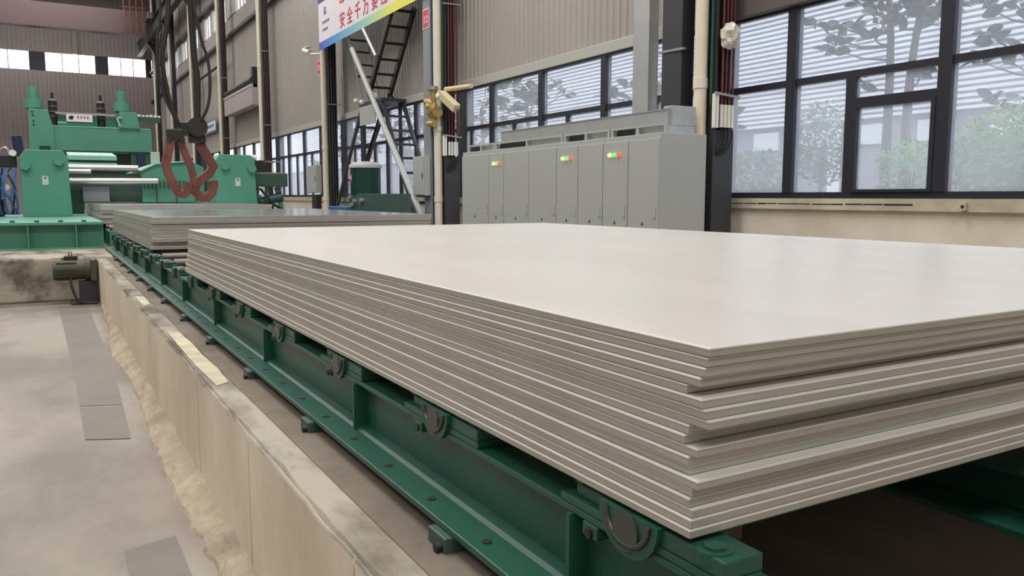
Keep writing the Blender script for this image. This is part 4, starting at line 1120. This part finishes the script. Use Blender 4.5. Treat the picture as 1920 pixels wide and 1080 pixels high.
# ---- ducts on the far wall
e = empty('wall_duct', (7.9, 37.7, 5.9), 'grey boxed duct fixed to the wall behind the fourth downpipe', 'duct')
MB().box(7.7, 8.1, 34.8, 40.7, 5.2, 5.95).build('duct_box', 'siding_end', e, bevel=0.02)
MB().box(7.68, 8.1, 34.8, 40.7, 5.95, 6.05).build('duct_lid', 'trim', e)
MB().cyl((7.8, 34.9, 6.25), (7.8, 40.6, 6.2), 0.13, 10).build('duct_pipe', 'black_steel', e)
MB().box(7.75, 7.95, 34.8, 35.1, 5.9, 6.75).build('duct_valve', 'black_steel', e, bevel=0.02)
e = empty('wall_duct', (7.9, 46, 7.0), 'pale horizontal pipe high on the far wall behind the hook ropes', 'pipe')
MB().cyl((7.95, 41.4, 7.9), (7.95, 48.8, 7.9), 0.07, 10).build('pipe_run', 'charcoal', e)

# ================================================================== OUTDOORS
MB().box(WX + 0.24, 60, -30, 110, -0.25, -0.05).build('ground_outside', 'ground', kind='structure')
bd = empty('neighbour_building', (20.5, 18, 0), 'white horizontally ribbed factory building seen through the windows', 'building')
b = MB(); z = 3.62; pitch = 0.15; prof = []
while z < 9.5:
    prof += [(20.0, z), (20.0, z + pitch * 0.52), (20.15, z + pitch * 0.56), (20.15, z + pitch * 0.97)]
    z += pitch
prof.append((20.0, z)); n = len(prof)
vs = [(p[0], -20, p[1]) for p in prof] + [(p[0], 90, p[1]) for p in prof]
b.add(vs, [(i, i + 1, n + i + 1, n + i) for i in range(n - 1)])
b.build('ribbed_cladding', 'bldg_white', bd, kind='stuff')
MB().box(20.2, 21, -20, 90, 3.6, 9.6).build('cladding_back', 'bldg_white', bd)
MB().box(20.15, 21, -20, 90, -0.05, 3.6).build('lower_wall', 'bldg_low', bd)
for k in range(26):
    y = 1.0 + k * 1.9
    f = MB().box(20.08, 20.15, y, y + 1.0, 2.9, 3.45).build('window', 'bldg_win', bd)
MB().box(20.1, 21, 15.8, 16.2, -0.05, 3.6).build('pilaster', 'bldg_white', bd)

# trees with big leaves
def leaf_mesh(name, L, W, key):
    b = MB()
    pts = [(0, 0, 0), (0.25, 0.33, 0.02), (0.55, 0.42, 0.03), (0.82, 0.25, 0.0), (1.0, 0, -0.06), (0.82, -0.25, 0.0), (0.55, -0.42, 0.03), (0.25, -0.33, 0.02), (0.5, 0, -0.03)]
    vs = [(p[0] * L, p[1] * W, p[2] * L) for p in pts]
    b.add(vs, [(8, i, (i + 1) % 8) for i in range(8)])
    me = bpy.data.meshes.new(name); me.from_pydata(b.v, [], b.f); me.materials.append(MT[key]); return me
LM = [leaf_mesh('big_leaf', 0.31, 0.20, 'leaf'), leaf_mesh('big_leaf', 0.22, 0.13, 'leaf2')]
def add_leaf(parent, loc, d, me, s=1.0):
    o = bpy.data.objects.new('leaf', me); COL.objects.link(o)
    o.parent = parent; o.location = Vector(loc) - ORG[parent.name]
    o.rotation_mode = 'QUATERNION'
    q = Vector(d).normalized().to_track_quat('X', 'Z') @ Matrix.Rotation(random.uniform(-1.5, 1.5), 3, 'X').to_quaternion()
    o.rotation_quaternion = q
    o.scale = (s, s, s)
def big_tree(trunk, whorls, label, nl=9, mi=0, s=1.0):
    e = empty('broadleaf_tree', trunk[0], label, 'tree', 'trees outside the windows')
    nT = len(trunk)
    MB().tube(sm(trunk, 4), [0.10 - 0.055 * i / (4 * (nT - 1)) for i in range(4 * (nT - 1) + 1)], 8).build('trunk', 'bark', e)
    T = [Vector(t) for t in sm(trunk, 4)]
    br = MB()
    for wv in whorls:
        W_ = Vector(wv)
        base = min(T, key=lambda t: (t - W_).length + 1.2 * max(0, t.z - W_.z + 0.25))
        mid = (base + W_) / 2 + Vector((random.uniform(-.1, .1), random.uniform(-.1, .1), -0.08))
        br.tube([base, mid, W_], [0.022, 0.016, 0.010], 6)
        for k in range(nl):
            a = 2 * math.pi * k / nl + random.uniform(-.3, .3)
            d = Vector((math.cos(a), math.sin(a), random.uniform(-0.5, 0.75)))
            add_leaf(e, W_ + Vector((random.uniform(-.08, .08), random.uniform(-.08, .08), random.uniform(-.08, .08))), d, LM[mi if random.random() < 0.75 else 1 - mi], s * random.uniform(0.75, 1.15))
    br.build('branches', 'bark', e)
    return e
wh = [(13.0, 10.89, 4.72), (13.1, 10.63, 4.43), (12.9, 10.35, 4.15), (13.2, 10.5, 4.60), (13.0, 10.45, 4.28), (13.0, 10.05, 4.48), (13.1, 9.76, 4.37), (13.2, 9.62, 4.68), (12.8, 9.36, 4.75), (13.1, 9.5, 4.55), (13.0, 9.88, 3.56), (13, 9.95, 4.95), (13.2, 9.4, 5.1), (13, 10.3, 5.2)]
big_tree([(13.0, 9.20, -0.05), (13.0, 9.25, 2.0), (13.0, 9.25, 3.3), (13.0, 9.28, 4.3), (13.0, 9.4, 5.3)], wh, 'slim tree with dark leaf clusters in the second pane from the right')
wh = [(13.0, 9.09, 4.49), (13.2, 8.85, 4.63), (12.9, 8.59, 4.36), (13.0, 8.37, 4.49), (13.1, 8.70, 4.50), (13.0, 8.9, 4.75), (13.1, 8.2, 4.62), (12.9, 8.01, 4.6), (13.0, 8.64, 3.58), (13.0, 9.0, 4.95), (13.1, 8.5, 4.9), (13, 8.15, 5.2)]
big_tree([(13.1, 8.95, -0.05), (13.05, 8.92, 2.0), (13.0, 8.87, 3.3), (13.0, 8.78, 4.25), (13.0, 8.6, 5.3)], wh, 'leaning twin tree just right of the slim one, under the dense leaves')
wh = [(13.0, 7.51, 3.96), (13.1, 7.32, 3.57), (13.0, 7.66, 4.42), (13.0, 7.21, 4.40), (13.0, 7.35, 2.92), (12.9, 7.60, 3.55), (13.1, 6.9, 4.2), (13, 6.7, 4.7), (13.0, 7.44, 3.86), (13.0, 7.05, 3.62), (13, 7.75, 4.75), (13, 7.3, 4.8), (13, 6.9, 5.0)]
big_tree([(13.2, 6.6, -0.05), (13.1, 6.65, 2.0), (13.0, 6.8, 3.6), (13.0, 7.0, 5.0)], wh, 'broad leaved tree in the rightmost window pane')
def cloud(c, r, n): return [(c[0] + random.gauss(0, r[0]), c[1] + random.gauss(0, r[1]), c[2] + random.gauss(0, r[2])) for _ in range(n)]
big_tree([(13.2, 15.4, -0.05), (13.2, 15.4, 2.2), (13.1, 15.5, 4.0)], cloud((13, 15.6, 3.7), (0.4, 0.8, 0.45), 16), 'round leafy tree in the pane left of the light trunking riser', mi=1, s=1.3)
big_tree([(13.2, 21.6, -0.05), (13.2, 21.7, 2.6), (13.1, 21.9, 4.8)], cloud((13, 22.3, 4.5), (0.4, 0.9, 0.5), 18), 'leafy tree above the middle of the grey cabinets', mi=1, s=1.4)
big_tree([(13.2, 24.6, -0.05), (13.2, 24.7, 2.2), (13.1, 24.8, 4.4)], cloud((13, 24.7, 3.9), (0.4, 0.7, 0.7), 16), 'leafy tree above the left end of the grey cabinets', mi=1, s=1.4)
big_tree([(13.2, 31.2, -0.05), (13.2, 31.2, 2.6), (13.1, 31.2, 4.6)], cloud((13, 31.3, 4.3), (0.5, 1.2, 0.6), 18), 'pale leafy tree behind the ladder', mi=1, s=1.7)
big_tree([(13.2, 38.2, -0.05), (13.2, 38.2, 2.6), (13.1, 38.2, 4.6)], cloud((13, 38.0, 4.2), (0.5, 1.4, 0.7), 16), 'far leafy tree left of the tank', mi=1, s=1.9)
# shrubs
def shrub(c, r, n, key, label, size=0.07):
    b = MB()
    for _ in range(n):
        while True:
            p = Vector((random.uniform(-1, 1), random.uniform(-1, 1), random.uniform(-1, 1)))
            if 0.35 < p.length < 1: break
        q = Vector((c[0] + p.x * r[0], c[1] + p.y * r[1], c[2] + p.z * r[2]))
        d = Vector((random.uniform(-1, 1), random.uniform(-1, 1), random.uniform(-.4, 1))).normalized()
        a = d.orthogonal().normalized(); s = size * random.uniform(0.6, 1.3)
        b.add([q, q + d * s * 0.5 + a * s * 0.35, q + d * s, q + d * s * 0.5 - a * s * 0.35], [(0, 1, 2, 3)])
    e = empty('shrub', (c[0], c[1], 0), label, 'shrub', 'shrubs outside the windows')
    b.build('foliage', key, e, kind='stuff')
    st = MB()
    for k in range(5):
        st.tube([(c[0] + 0.1 * (k - 2), c[1] + 0.08 * (k - 2), -0.05), (c[0] + 0.16 * (k - 2), c[1] + 0.14 * (k - 2), c[2] * 0.6), (c[0] + 0.2 * (k - 2), c[1] + 0.2 * (k - 2), c[2])], [0.03, 0.022, 0.012], 6)
    st.build('stems', 'bark', e)
shrub((12.2, 6.4, 2.0), (0.9, 1.15, 0.8), 3600, 'leaf_bright', 'bright green shrub low in the rightmost window pane', 0.11)
shrub((12.3, 3.8, 1.9), (0.9, 1.3, 0.8), 2600, 'leaf_bright', 'bright green shrub at the right edge of the picture', 0.11)
shrub((12.0, 9.8, 2.35), (0.7, 0.55, 0.75), 1500, 'leaf2', 'grey green shrub between the two left mullions of the near window', 0.10)
shrub((12.0, 11.4, 1.75), (0.7, 0.7, 0.6), 1500, 'leaf2', 'low shrub beside the column in the near window', 0.10)
shrub((12.3, 8.35, 1.85), (0.7, 0.35, 0.55), 700, 'leaf_bright', 'small green shrub behind the opening vent window', 0.09)
shrub((12.0, 13.0, 1.9), (0.7, 0.8, 0.7), 900, 'leaf_bright', 'low shrub right behind the near column', 0.10)
shrub((12.0, 20.5, 3.0), (0.6, 0.7, 0.5), 900, 'leaf', 'dark shrub above the left half of the cabinets', 0.13)
shrub((12.0, 27.4, 2.4), (0.7, 1.0, 0.8), 1200, 'leaf2', 'pale shrub right of the ladder pole', 0.14)
